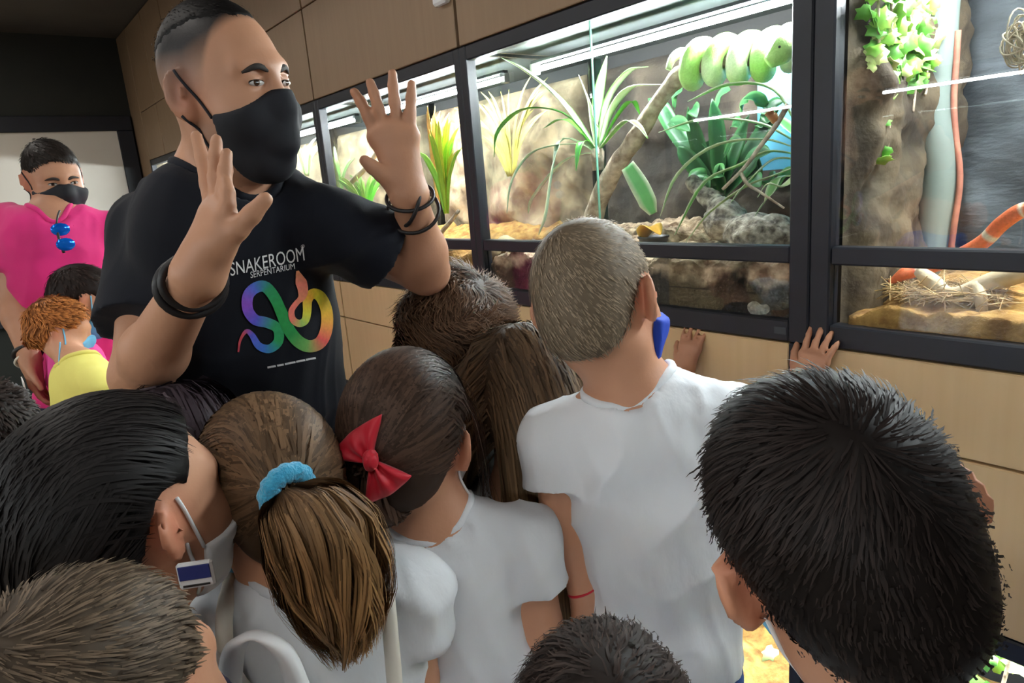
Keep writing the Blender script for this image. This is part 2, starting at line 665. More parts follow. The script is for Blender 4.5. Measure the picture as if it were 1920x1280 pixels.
# ------------------------------------------------------------------ terrariums
ZS0, ZS1, ZM0, ZM1, ZT0, ZT1 = 1.08, 1.122, 1.232, 1.264, 1.765, 1.804
def tank(x0, x1, y0, yd, z, label, group, tube, pl=.03, pr=.03, split=None, back='rock', left='glass', dep=.55, tubey=.2, lit=True):
    """z = (bottom, top of sill rail, [mid rail bottom, top], bottom of top rail, top)"""
    cx = (x0 + x1) / 2
    t = empty('terrarium', (cx, y0 + yd * dep / 2, z[0]), label, 'terrarium', group)
    Y = lambda a, b: (min(y0 + yd * a, y0 + yd * b), max(y0 + yd * a, y0 + yd * b))

    def bx(nm, xa, xb, ya, yb, za, zb, m, bev=.002):
        l, h = Y(ya, yb)
        return MB().box((xa, l, za), (xb, h, zb), bev).build(nm, m, t)
    bx('post', x0 + .0005, x0 + pl, -.006, .03, z[0], z[-1], M['black'], .003)
    bx('post', x1 - pr, x1 - .0005, -.006, .03, z[0], z[-1], M['black'], .003)
    xa, xb = x0 + pl, x1 - pr
    bx('sill_rail', xa, xb, -.004, .03, z[0], z[1], M['black'], .003)
    bx('top_rail', xa, xb, -.004, .03, z[-2], z[-1], M['black'], .003)
    lowz = z[1]
    if len(z) == 6:
        bx('middle_rail', xa, xb, -.003, .028, z[2], z[3], M['black'], .003)
        bx('glass_pane', xa, xb, .010, .015, z[1] - .003, z[2] + .003, M['glass'], 0)
        lowz = z[3]
    if split is None:
        bx('glass_pane', xa, xb, .010, .015, lowz - .003, z[-2] + .003, M['glass'], 0)
    else:
        p1 = bx('glass_pane', xa, split, .008, .013, lowz - .003, z[-2] + .003, M['glass'], 0)
        l, h = Y(.0078, .0132)
        MB().box((split, l, lowz), (split + .0025, h, z[-2])).build('glass_edge', M['edge'], p1)
        p2 = bx('glass_pane', split - .02, xb, .018, .023, lowz - .003, z[-2] + .003, M['glass'], 0)
        l, h = Y(.0178, .0232)
        MB().box((xb - .005, l, lowz), (xb, h, z[-2])).build('glass_edge', M['edge'], p2)
    bx('base_panel', xa, xb, .03, dep, z[0], z[0] + .012, M['gap'], 0)
    bx('lid', xa, xb, .03, dep, z[-1] - .012, z[-1], M['lid'], 0)
    for sd, xx in (('l', xa - .012), ('r', xb + .002)):
        mm = M['glass'] if left == 'glass' else M['gap']
        bx('side_panel', xx, xx + .008, .031, dep - .01, z[0] + .012, z[-1] - .012, mm, 0)
    bx('back_panel', xa, xb, dep - .01, dep, z[0] + .012, z[-1] - .012, M['gap'], 0)
    if lit:
        zt = z[-2] - .028
        l, h = Y(tubey - .011, tubey + .011)
        rf = MB().box((xa + .05, l, zt + .014), (xb - .02, h, zt + .024), .002).build('reflector', M['grey'], t)
        yc = y0 + yd * tubey
        P = [(xa + .06, yc, zt), (xb - .03, yc, zt)]
        MB().tube(P, .0075, 12).build('led_tube', tube, t, smooth=True)
        for ex in (xa + .05, xb - .035):
            MB().box((ex, yc - .016, zt - .014), (ex + .015, yc + .016, zt + .016), .003).build('tube_holder', M['white'], t)
    return t


ZU = (ZS0, ZS1, ZM0, ZM1, ZT0, ZT1)
ZLOW = (.06, .095, .59, .628)
units = [(-5.76, -4.74, 'narrow-looking farthest terrarium near the projection screen'),
         (-4.74, -3.72, 'terrarium half hidden behind the shoulder of the man in black'),
         (-3.72, -2.70, 'terrarium right beside the black mask of the man in black'),
         (-2.70, -1.68, 'terrarium with grasses behind the raised open hand'),
         (-1.68, -.638, 'terrarium with the green snake and two striped-leaf plants'),
         (-.638, .40, 'rightmost terrarium with ivy and an orange snake on sand')]
for i, (x0, x1, lb) in enumerate(units):
    tank(x0, x1, 0, 1, ZU, lb, 'upper row of terrariums', M['tube'],
         pl=.038 if i == 5 else .03, pr=.04 if i == 4 else .03, split=-1.178 if i == 4 else None,
         left='solid' if i == 5 else 'glass')
lowl = ['lower terrarium at the far end below the screen side', 'lower terrarium hidden behind the man in black', 'lower terrarium behind the hips of the man in black',
        'lower terrarium seen as a bright strip beside the black shirt', 'lower terrarium below the boy in the white shirt', 'lower terrarium with green plants in the bottom right corner']
for i, (x0, x1, lb) in enumerate(units):
    if i >= 2:
        tank(x0, x1, 0, 1, ZLOW, lowl[i], 'lower row of terrariums', M['tube'], tubey=.2)
# the facing row behind the camera, seen only as reflections in the glass
YO = -2.62
for k, x0 in enumerate((-3.1, -2.06, -1.02, .02, 1.06)):
    tank(x0, x0 + 1.04, YO, -1, ZU, 'unplanted terrarium of the facing row, %s from the right end wall' % ('fifth', 'fourth', 'third', 'second', 'first')[k],
         'facing row of terrariums', M['tubeb'], dep=.5, tubey=.2)
    cb = empty('base_cabinet', (x0 + .52, YO - .25, 0), 'oak base cabinet of the facing row, %s from the right end wall' % ('fifth', 'fourth', 'third', 'second', 'first')[k], 'cabinet', 'base cabinets of the facing row')
    MB().box((x0 + .005, YO - .5, 0), (x0 + 1.035, YO - .02, 1.078), .002).build('body', M['gap'], cb)
    MB().box((x0 + .008, YO - .0195, .62), (x0 + 1.032, YO, 1.075), .002).build('panel', M['wood'], cb)
    MB().box((x0 + .008, YO - .0195, .06), (x0 + 1.032, YO, .612), .002).build('panel', M['wood'], cb)

# cabinets above and below the photographed row
ctxt = ['farthest', 'second farthest', 'behind the head of the man in black', 'above the raised open hand', 'above the terrarium with the green snake', 'above the rightmost terrarium']
for i, (x0, x1, lb) in enumerate(units):
    oc = empty('overhead_cabinet', ((x0 + x1) / 2, .28, ZT1), 'oak overhead cabinet, ' + ctxt[i], 'cabinet', 'overhead cabinets')
    MB().box((x0 + .001, .012, ZT1 + .001), (x1 - .001, .55, ZC - .004)).build('body', M['gap'], oc)
    xm = (x0 + x1) / 2
    spl = [(x0, x1)] if i > 1 else [(x0, xm), (xm, x1)]
    for a, b in spl:
        MB().box((a + .007, -.006, ZT1 + .003), (b - .007, .0118, 2.138), .002).build('door', M['wood_shaded'], oc)
        MB().box((a + .007, -.006, 2.143), (b - .007, .0118, ZC - .008), .002).build('door', M['wood_shaded'], oc)
ebody = tag(MB().box((XL + .004, -.006, 1.08), (units[0][0] - .002, .5, ZC - .006), .002).build('end_panel', M['wood_shaded']), 'oak end panel closing the cabinet row beside the screen', 'panel')
for i, (x0, x1, lb) in enumerate(units):
    if i < 1:
        continue
    bc = empty('base_cabinet', ((x0 + x1) / 2, .28, .63), 'oak base cabinet ' + ['', 'behind the man in black, farthest built', 'behind the left elbow side of the man in black', 'beside the black shirt, below the grasses', 'below the terrarium with the green snake', 'at the right edge below the sand terrarium'][i], 'cabinet', 'base cabinets')
    MB().box((x0 + .001, .014, .6295), (x1 - .001, .55, ZS0 - .001)).build('body', M['gap'], bc)
    g0, g1 = (.007, .007)
    if i == 4:
        g1 = .04
    if i == 5:
        g0 = .038
    for za, zb in ((.632, .920), (.925, ZS0 - .003)):
        MB().box((x0 + g0, -.004, za), (x1 - g1, .0138, zb), .002).build('panel', M['wood'], bc)
    if i >= 4:
        xs = (x1 - .0385, x1 - .0006) if i == 4 else (x0 + .0006, x0 + .0365)
        MB().box((xs[0], -.006, .631), (xs[1], .0138, ZS0 - .002), .002).build('stile', M['black'], bc)
pl = tag(MB().box((-5.76, .03, 0), (.40, .55, .058)).build('plinth', M['gap']), 'dark recessed plinth under the lower terrariums', 'plinth')
# small white controller box high on the cabinet front and clips on the rail
tag(MB().box((-1.755, -.03, 1.925), (-1.69, -.0062, 1.985), .006).build('controller_box', M['white']), 'small white plastic box fixed high on the overhead cabinet', 'box')
a, b = onY(1450, 612, -.008), onY(1472, 628, -.008)
tag(MB().box((a[0], -.0052, b[2]), (b[0], -.0041, a[2])).build('price_tag', M['grey']), 'small grey label on the sill rail beside the wide post', 'label')


# ------------------------------------------------------------------ terrarium contents
def relief(name, org, ux, uy, w, h, nw, nh, amp, sc, colf, m, label, cat, seed=0, nrm=None, kind=None, group=None):
    """rough slab with thickness: org corner, ux/uy unit axes, normal towards the viewer"""
    ux, uy = unit(ux), unit(uy)
    n = unit(np.cross(ux, uy)) if nrm is None else unit(nrm)
    u, v = np.meshgrid(np.linspace(0, w, nw), np.linspace(0, h, nh), indexing='ij')
    P = org + u[..., None] * ux + v[..., None] * uy
    f = fbm(P.reshape(-1, 3) * sc, 4, seed)
    ed = np.minimum(np.minimum(u / .03, (w - u) / .03), np.minimum(v / .03, (h - v) / .03)).clip(0, 1).ravel()
    V = P.reshape(-1, 3) + n * ((np.maximum(amp * .9 + f * amp, .003)) * ed)[:, None]
    idx = np.arange(nw * nh).reshape(nw, nh)
    q = np.stack([idx[:-1, :-1], idx[1:, :-1], idx[1:, 1:], idx[:-1, 1:]], -1).reshape(-1, 4)
    if np.dot(np.cross(ux, uy), n) < 0:
        q = q[:, ::-1]
    col = colf(V, f)
    k = len(V)
    Vb = np.vstack([V, P.reshape(-1, 3)])
    ring = np.concatenate([idx[:, 0], idx[-1, 1:], idx[-2::-1, -1], idx[0, -2:0:-1]])
    r2 = np.roll(ring, -1)
    qs = np.stack([ring, r2, r2 + k, ring + k], 1)
    me = me_from(name, Vb, np.vstack([q, q[:, ::-1] + k, qs]), None, np.vstack([col, col]))
    return tag(link(name, me, m), label, cat, group, kind)


def mixc(c0, c1, t):
    t = np.clip(t, 0, 1)[:, None]
    return A_(c0) * (1 - t) + A_(c1) * t


# back walls
relief('rock_backdrop', A_([-1.645, .538, 1.095]), (1, 0, 0), (0, 0, 1), .93, .66, 80, 60, .03, 9,
       lambda V, f: mixc((.10, .10, .10), (.36, .34, .32), f * .5 + .4), M['rock'], 'rough dark brown rock wall behind the green snake', 'rock wall', 3, nrm=(0, -1, 0))
bp = onY(1385, 60, .52)
tag(MB().box((-1.03, .455, 1.40), (-.69, .46, 1.73)).build('backdrop_sheet', M['sky']), 'pale blue sky backdrop sheet behind the coiled green snake', 'backdrop')
relief('slate_backdrop', A_([-.59, .538, 1.095]), (1, 0, 0), (0, 0, 1), .95, .66, 70, 50, .02, 7,
       lambda V, f: mixc((.3, .31, .33), (.75, .78, .80), f * .5 + .4), M['slate'], 'grey slate wall at the back of the rightmost terrarium', 'rock wall', 5, nrm=(0, -1, 0))
relief('rock_sidewall', A_([-.598, .035, 1.095]), (0, 1, 0), (0, 0, 1), .49, .66, 60, 70, .028, 11,
       lambda V, f: mixc((.16, .17, .14), (.66, .62, .48), f * .6 + .5), M['rock'], 'rough tan rock wall under the ivy beside the wide post', 'rock wall', 7, nrm=(1, 0, 0))
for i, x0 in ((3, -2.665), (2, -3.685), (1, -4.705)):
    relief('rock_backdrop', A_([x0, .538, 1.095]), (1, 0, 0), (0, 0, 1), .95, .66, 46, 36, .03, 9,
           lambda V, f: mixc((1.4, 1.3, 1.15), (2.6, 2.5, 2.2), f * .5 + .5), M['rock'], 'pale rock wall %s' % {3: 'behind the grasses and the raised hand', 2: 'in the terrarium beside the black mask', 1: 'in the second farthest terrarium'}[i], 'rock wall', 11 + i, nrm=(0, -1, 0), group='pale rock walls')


def ground(name, x0, x1, zf, m, label, seed, colf, amp=.02, sc=14, y0=.02, y1=.49, nx=110, ny=56, zb=1.094, prof=None):
    """heaped substrate with a cut face against the front glass"""
    X, Yv = np.meshgrid(np.linspace(x0, x1, nx), np.linspace(y0, y1, ny), indexing='ij')
    P = np.stack([X, Yv, np.zeros_like(X)], -1).reshape(-1, 3)
    f = fbm(P * sc, 4, seed)
    top = zf(P) + amp * f
    top = np.maximum(top, zb + .006)
    V = P.copy()
    V[:, 2] = top
    idx = np.arange(nx * ny).reshape(nx, ny)
    q = np.stack([idx[:-1, :-1], idx[1:, :-1], idx[1:, 1:], idx[:-1, 1:]], -1).reshape(-1, 4)
    ring = np.concatenate([idx[:, 0], idx[-1, 1:], idx[-2::-1, -1], idx[0, -2:0:-1]])
    k, L = len(V), len(ring)
    ns = 8
    side = []
    for j in range(1, ns + 1):
        t = j / ns
        R = V[ring].copy()
        R[:, 2] = R[:, 2] * (1 - t) + zb * t
        if j < ns:
            R[:, 1] += .004 * vnoise(R * 60, seed) - .004 * 0
            R[:, 1] = np.clip(R[:, 1], y0 - .002, y1)
        side.append(R)
    Vs = np.vstack([V] + side)
    qs = []
    prev = ring
    for j in range(ns):
        cur = k + j * L + np.arange(L)
        qs.append(np.stack([np.roll(prev, -1), prev, cur, np.roll(cur, -1)], 1))
        prev = cur
    bot = k + (ns - 1) * L + np.arange(L)
    col = colf(Vs)
    me = me_from(name, Vs, np.vstack([q] + qs), None, col)
    return tag(link(name, me, m), label, 'soil', None, 'stuff')


def soil_col(V):
    f = fbm(V * A_([9, 9, 26]), 3, 4)
    # bark chips and moss on top, dark damp peat in the cut face below
    zt = 1.192 + .022 * vnoise(V * A_([16, 16, 0]), 2) + .008 * vnoise(V * A_([50, 50, 0]), 3)
    t = (V[:, 2] - zt) / .012 + .5
    return mixc((.055, .045, .04), (1.0, .9, .82), t) * (1 + .25 * f)[:, None]


ground('bark_soil', -1.648, -.680, lambda P: 1.222 + .04 * (P[:, 1] / .5) + .01 * np.sin(P[:, 0] * 9), M['soil'],
       'dark peat with pale bark chips on top in the green snake terrarium', 2, soil_col, amp=.020, sc=26, nx=150, ny=70)
ground('sandy_soil', -.575, .366, lambda P: 1.150 + .03 * (P[:, 1] / .5) + .012 * np.sin(P[:, 0] * 14 + 1), M['sand'],
       'tan sandy soil heaped in the rightmost terrarium', 6, lambda V: mixc((.62, .55, .45), (1.1, 1.05, 1.0), (V[:, 2] - 1.10) / .05) * (1 + .12 * fbm(V * 40, 2, 3))[:, None], amp=.012, sc=18)
for i, x0 in ((3, -2.668), (2, -3.688), (1, -4.708)):
    ground('gravel_soil', x0, x0 + .956, lambda P: 1.21 + .05 * (P[:, 1] / .5), M['sand'], 'pale gravel floor %s' % {3: 'below the grasses behind the raised hand', 2: 'in the terrarium beside the black mask', 1: 'in the second farthest terrarium'}[i], 8 + i,
           lambda V: mixc((1.1, 1.0, .9), (1.4, 1.35, 1.3), fbm(V * 30, 2, 5)), nx=60, ny=30, sc=20)


def blade_me(path, w, c_mid, c_edge, up=(0, 0, 1), fold=.25, tipw=.08, seed=0, midw=.45):
    """arching strap leaf with a V section: five vertices across, both sides of a thin solid"""
    w = w * 1.35
    P = bez(path, 16)
    n = len(P)
    T = np.gradient(P, axis=0)
    T /= np.linalg.norm(T, axis=1)[:, None]
    S = np.cross(T, A_(up, float))
    S /= np.linalg.norm(S, axis=1)[:, None] + 1e-9
    N = np.cross(S, T)
    t = np.linspace(0, 1, n)
    wd = w * np.minimum(1, .45 + t * 2.2) * np.where(t > .55, 1 - (1 - tipw) * ((t - .55) / .45) ** 1.6, 1)
    V, C = [], []
    for s_, cc in ((-1, c_edge), (-midw, c_mid), (0, c_mid), (midw, c_mid), (1, c_edge)):
        V.append(P + S * (wd * s_)[:, None] + N * (fold * wd * abs(s_))[:, None])
        C.append(np.broadcast_to(A_(cc, float), (n, 3)))
    V = np.stack(V, 1).reshape(-1, 3)
    C = np.stack(C, 1).reshape(-1, 3)
    idx = np.arange(n * 5).reshape(n, 5)
    q = np.stack([idx[:-1, :-1], idx[1:, :-1], idx[1:, 1:], idx[:-1, 1:]], -1).reshape(-1, 4)
    k = len(V)
    Nb = np.repeat(N, 5, 0)
    V2 = np.vstack([V, V - Nb * .0008])
    ring = np.concatenate([idx[:, 0], idx[-1, 1:], idx[-2::-1, -1], idx[0, -2:0:-1]])
    r2 = np.roll(ring, -1)
    return me_from('leaf', V2, np.vstack([q, q[:, ::-1] + k, np.stack([ring, ring + k, r2 + k, r2], 1)]), None, np.vstack([C, C]))


GRN, PALE, DKG = srgb(90, 170, 50), srgb(240, 248, 215), srgb(48, 118, 48)
def leaf_on(parent, pts, w, cm, ce, **kw):
    """pts: (x, y, Y) triples in photo pixels and depth plane"""
    return link('leaf', blade_me([onY(*p) for p in pts], w, cm, ce, **kw), M['leaf'], parent)


# first striped plant (left of the branch)
b0 = onY(1120, 285, .24)
sp = empty('striped_plant', b0, 'striped-leaf plant with arching blades left of the thick branch', 'plant', 'plants of the green snake terrarium')
YS = .24
for pts, w, cm, ce in (
        ([(1118, 280, YS), (1050, 190, .2), (985, 135, .15), (940, 108, .12)], .021, PALE, GRN),
        ([(1115, 278, YS), (1060, 215, .18), (985, 205, .14), (935, 245, .12), (926, 295, .11)], .010, GRN, DKG),
        ([(1118, 275, YS), (1105, 200, .22), (1085, 140, .2)], .008, PALE, PALE),
        ([(1122, 275, YS), (1122, 190, .24), (1138, 105, .22)], .013, PALE, GRN),
        ([(1124, 275, YS), (1140, 190, .24), (1180, 135, .24), (1215, 125, .22)], .011, PALE, GRN),
        ([(1124, 278, YS), (1150, 205, .25), (1185, 165, .24), (1240, 158, .22)], .012, PALE, PALE),
        ([(1120, 285, YS), (1060, 260, .2), (1040, 300, .17), (1025, 400, .15), (1010, 440, .14)], .013, srgb(150, 190, 160), PALE),
        ([(1118, 288, YS), (1080, 270, .2), (1000, 285, .16), (960, 340, .13), (950, 400, .12)], .008, srgb(160, 200, 165), PALE),
        ([(1120, 288, YS), (1090, 290, .2), (1050, 310, .18), (1000, 370, .16), (990, 400, .16)], .008, PALE, srgb(150, 200, 150)),
        ([(1126, 275, YS), (1160, 215, .26), (1185, 190, .26), (1200, 215, .24)], .009, GRN, DKG),
        ([(1124, 280, YS), (1170, 230, .2), (1195, 235, .17), (1215, 260, .16)], .008, GRN, PALE),
        ([(1116, 280, YS), (1080, 235, .27), (1050, 225, .3), (1020, 240, .32)], .01, GRN, DKG),
        ([(1118, 282, YS), (1095, 265, .18), (1085, 280, .15), (1080, 320, .13)], .008, DKG, GRN)):
    leaf_on(sp, pts, w, cm, ce)
MB().tube([b0 + A_([0, 0, -.05]), b0, b0 + A_([0, 0, .02])], [.016, .02, .01], 8).build('stem', M['bark'], sp, smooth=True)

# second striped plant (right side, blades arching left)
b1 = onY(1500, 300, .17)
sp2 = empty('striped_plant', b1, 'striped-leaf plant with long pale blades arching left from the wide post', 'plant', 'plants of the green snake terrarium')
for pts, w, cm, ce in (
        ([(1500, 270, .17), (1420, 232, .14), (1320, 225, .12), (1235, 248, .10)], .008, srgb(120, 190, 110), PALE),
        ([(1500, 280, .17), (1430, 262, .14), (1340, 275, .12), (1270, 330, .10), (1238, 405, .09)], .007, srgb(190, 220, 160), PALE),
        ([(1500, 290, .17), (1440, 285, .14), (1390, 310, .12), (1320, 345, .1), (1265, 440, .09)], .008, srgb(110, 180, 90), PALE),
        ([(1500, 310, .17), (1450, 330, .14), (1400, 350, .12), (1330, 400, .1), (1285, 455, .08)], .006, srgb(170, 200, 110), PALE),
        ([(1500, 250, .17), (1450, 170, .15), (1370, 160, .13), (1290, 190, .12)], .009, srgb(120, 190, 90), PALE),
        ([(1500, 300, .17), (1450, 300, .13), (1400, 345, .1), (1370, 380, .09)], .006, srgb(150, 200, 130), PALE),
        ([(1500, 330, .17), (1460, 335, .14), (1440, 370, .11), (1415, 405, .1)], .006, srgb(150, 200, 130), PALE),
        ([(1500, 320, .17), (1470, 350, .12), (1440, 345, .1), (1420, 370, .09)], .005, srgb(190, 210, 150), PALE),
        ([(1500, 260, .17), (1460, 225, .2), (1420, 210, .22)], .008, srgb(100, 180, 80), PALE)):
    leaf_on(sp2, pts, w * 1.5, cm, ce)
MB().tube([b1 + A_([0, 0, -.06]), b1, b1 + A_([0, 0, .03])], [.012, .016, .01], 8).build('stem', M['bark'], sp2, smooth=True)

# broad green plant at the back
b2 = onY(1350, 380, .36)
bpz = empty('broadleaf_plant', b2, 'broad-leaved green plant behind the branch and the arching blades', 'plant', 'plants of the green snake terrarium')
GL1, GL2 = srgb(30, 84, 46), srgb(66, 128, 74)
for pts, w in (([(1340, 360, .36), (1320, 300, .35), (1300, 235, .33), (1290, 200, .3)], .030), ([(1350, 360, .36), (1350, 290, .34), (1345, 230, .33), (1335, 185, .32)], .034),
               ([(1355, 360, .36), (1375, 300, .33), (1395, 250, .32), (1405, 215, .3)], .034), ([(1345, 370, .36), (1310, 320, .33), (1285, 290, .31), (1270, 275, .3)], .03),
               ([(1355, 370, .36), (1400, 320, .31), (1425, 290, .3), (1445, 285, .28)], .036), ([(1350, 380, .36), (1330, 350, .3), (1310, 340, .28), (1290, 350, .27)], .026),
               ([(1345, 350, .36), (1270, 250, .38), (1240, 200, .38), (1215, 185, .38)], .03), ([(1355, 350, .36), (1430, 250, .38), (1450, 200, .38), (1470, 190, .38)], .032)):
    leaf_on(bpz, pts, w * .55, GL1, GL2, fold=.3, tipw=.05, up=(0, -1, .6))
rngb = np.random.default_rng(5)
for k in range(22):
    px, py = rngb.uniform(1255, 1465), rngb.uniform(195, 370)
    Yb = rngb.uniform(.28, .42)
    dx, dy = rngb.uniform(-45, 45), rngb.uniform(-50, 25)
    t_ = rngb.random()
    leaf_on(bpz, [(px, py, Yb), (px + dx * .5, py + dy * .6 - 8, Yb - .02), (px + dx, py + dy, Yb - .04)], rngb.uniform(.010, .018), A_(GL1) * (1 - t_) + A_(srgb(48, 116, 62)) * t_, A_(GL2) * (1 - t_) + A_(srgb(104, 168, 92)) * t_, fold=.3, tipw=.05, up=(0, -1, .6))
# rolled pale leaf in front, pot with dry leaf
rl = empty('broad_leaf', onY(1225, 400, .12), 'single broad pale green leaf standing by the black pot', 'leaf')
leaf_on(rl, [(1226, 400, .12), (1208, 360, .11), (1178, 310, .10)], .019, srgb(110, 190, 110), PALE, tipw=.75, up=(0, -1, .3))
pc = onY(1225, 438, .16)
zp = 1.246
pot = empty('plant_pot', (pc[0], .16, zp - .02), 'small black pot holding a dry orange leaf', 'pot')
an = np.linspace(0, 2 * np.pi, 17)[:-1]
V, Q = [], []
prof = [(.030, 0), (.037, .028), (.040, .03), (.040, .034), (.034, .034), (.028, .006)]
for r_, z_ in prof:
    V += [(pc[0] + r_ * math.cos(a), .16 + r_ * math.sin(a), zp - .018 + z_) for a in an]
for j in range(len(prof) - 1):
    for k in range(16):
        Q.append((j * 16 + k, j * 16 + (k + 1) % 16, (j + 1) * 16 + (k + 1) % 16, (j + 1) * 16 + k))
MB().add(V, Q).build('pot', M['pot'], pot, smooth=True)
dl = link('dry_leaf', blade_me([(pc[0] - .03, .16, zp + .01), (pc[0] - .005, .155, zp + .04), (pc[0] + .03, .15, zp + .02)], .022, srgb(225, 165, 55), srgb(240, 190, 80)), M['leaf'], pot)

# thick branch and gnarled twig
br = [onY(1100, 470, .30), onY(1118, 390, .28), onY(1150, 320, .25), onY(1195, 255, .23), onY(1235, 190, .21), onY(1285, 135, .2), onY(1360, 110, .22), onY(1450, 105, .25)]
P = bez(br, 40)
MB().tube(P, .021 + .005 * vnoise(P * 25, 3) + np.linspace(.010, -.006, 40), 12).build('branch', M['bark'], smooth=True)
tag(bpy.data.objects['branch'], 'thick pale bark branch rising to the coiled green snake', 'branch')
tw = empty('twig', onY(1350, 350, .1), 'thin gnarled twig hanging before the arching blades', 'twig')
MB().tube(bez([onY(1478, 195, .12), onY(1455, 235, .11), onY(1425, 275, .1), onY(1395, 315, .09), onY(1355, 355, .08)], 24), np.linspace(.006, .0035, 24), 7).build('stem', M['bark'], tw, smooth=True)
MB().tube(bez([onY(1388, 322, .09), onY(1402, 345, .08), onY(1425, 360, .08), onY(1470, 390, .08)], 16), np.linspace(.0045, .002, 16), 6).build('side_shoot', M['bark'], tw, smooth=True)
link('leaf', blade_me([onY(1452, 232, .11), onY(1446, 215, .1), onY(1452, 200, .1)], .009, srgb(180, 110, 60), srgb(200, 140, 80)), M['leaf'], tw)

# green tree snake looped over the branch
def coil(path, n, r0, r1, taper=True):
    P = bez(path, n)
    t = np.linspace(0, 1, n)
    R = r0 + (r1 - r0) * np.sin(np.pi * t) ** .6
    if taper:
        R *= np.minimum(1, .25 + t * 6)
    return P, R
cpt = []
for k in range(40):                                 # loops draped along the branch, hanging on both sides
    t = k / 39
    c = bez([onY(1268, 128, .2), onY(1330, 112, .21), onY(1400, 105, .23), onY(1470, 95, .25)], 40)[k]
    ph = t * 2 * np.pi * 4.6
    cpt.append(c + A_([0, -.030 * math.cos(ph), -.004 + .034 * math.sin(ph)]))
head_path = [cpt[-1], onY(1480, 60, .2), onY(1465, 95, .15), onY(1440, 118, .13)]
P = bez(np.vstack([cpt, A_(head_path[1:])]), 150)
t = np.linspace(0, 1, 150)
R = .0235 * np.minimum(1, .3 + t * 5)
R[-14:] *= np.concatenate([np.linspace(1, .75, 6), np.linspace(.8, 1.15, 4), np.linspace(1.1, .55, 4)])
col = mixc(srgb(176, 222, 120), srgb(250, 252, 225), (np.sin(t * 55) * .5 + .25 + .5 * vnoise(P * 40, 2)))
sn = empty('snake', cpt[20], 'pale green tree snake looped over the branch, head at the wide post', 'snake')
MB().tube(P, R, 14, col=col).build('body', M['snake'], sn, smooth=True, col=True)
hd = P[-4]
for s_ in (-1, 1):
    e = hd + A_([.010, -.017, .008]) if s_ < 0 else hd + A_([-.012, -.012, .010])
    S = Sdf().ell(e, .0036)
    v, q = S.mesh(.0009)
    link('eye', me_from('eye', v, q), M['pot'], sn)

# speckled log and stones
S = Sdf()
S.ell(onY(1430, 425, .17) - A_([0, 0, .02]), (.085, .06, .05), k=.03)
S.ell(onY(1360, 400, .20) - A_([0, 0, .02]), (.05, .05, .045), k=.03)
S.cone(onY(1360, 400, .2), onY(1300, 345, .24), .028, .018, k=.02)
v, q = S.mesh(.006)
v += vnormals(v, q) * (.008 * fbm(v * 30, 3, 5))[:, None]
tag(link('cork_log', me_from('cork_log', v, q), M['stone']), 'grey speckled cork log lying below the arching blades', 'log')


def stone(px, py, Y, r, m, label, seed, z=None):
    c = onY(px, py, Y)
    if z is not None:
        c[2] = z
    S = Sdf().ell(c, r, k=.01)
    v, q = S.mesh(min(r) / 6)
    v += vnormals(v, q) * (min(r) * .25 * fbm(v * (.6 / min(r)), 2, seed))[:, None]
    return tag(link('stone', me_from('stone', v, q), m), label, 'stone', 'stones in the terrariums')


stone(1425, 575, .030, (.034, .016, .02), M['stone'], 'rounded brown stone pressed to the lower glass beside the wide post', 3)
stone(1648, 612, .034, (.03, .016, .016), M['whitestone'], 'pale white stone at the lower glass of the rightmost terrarium', 4)
stone(1598, 545, .10, (.022, .02, .03), M['pale_wood'], 'tan upright stone on the sand beside the wide post', 5)
stone(1345, 470, .10, (.03, .025, .016), M['pale_wood'], 'flat pale bark piece below the speckled log', 6)

# ---- rightmost terrarium: ivy, pale trunk, nest, driftwood, orange snake, straw
def leaf_shape(c_mid, c_edge, lobes=True):
    """ivy leaf, local coordinates, stalk at the origin, tip along +Y"""
    prof = [(0, 0), (.35, -.12), (.62, .1), (.5, .35), (.62, .62), (.32, .66), (0, 1.05)]
    pts = prof + [(-x, y) for x, y in prof[-2:0:-1]]
    V = [(0, .4, .05)] + [(x, y, -.06 * abs(x)) for x, y in pts]
    n = len(pts)
    T = [(0, 1 + i, 1 + (i + 1) % n) for i in range(n)]
    V2 = np.vstack([V, A_(V) - A_([0, 0, .03])])
    T2 = T + [(a + n + 1, c + n + 1, b + n + 1) for a, b, c in T]
    E = [(1 + i, n + 2 + i, n + 2 + (i + 1) % n, 1 + (i + 1) % n) for i in range(n)]
    C = np.vstack([[c_mid] + [c_edge] * n] * 2)
    return me_from('leaf', V2, E, T2, C)


rng = np.random.default_rng(7)
LM = [leaf_shape(srgb(120, 190, 60), srgb(160, 215, 95)), leaf_shape(srgb(80, 150, 55), srgb(115, 185, 80)), leaf_shape(srgb(190, 215, 120), srgb(225, 235, 160))]
for me in LM:
    me.materials.append(M['leaf'])
def scatter_leaves(root, pts, size, nrm, spread=.6):
    off = base_offset(root)
    for p in pts:
        me = LM[rng.integers(0, 3)]
        o = bpy.data.objects.new('leaf', me)
        COL.objects.link(o)
        o.parent = root
        z = unit(A_(nrm) + rng.normal(0, spread, 3))
        y = unit(np.cross(z, rng.normal(0, 1, 3)) + A_([0, 0, -.8]))
        x = unit(np.cross(y, z))
        y = np.cross(z, x)
        s_ = size * rng.uniform(.6, 1.3)
        R = Matrix(np.stack([x * s_, y * s_, z * s_], 1).tolist()).to_4x4()
        R.translation = Vector(p) - off
        o.matrix_local = R


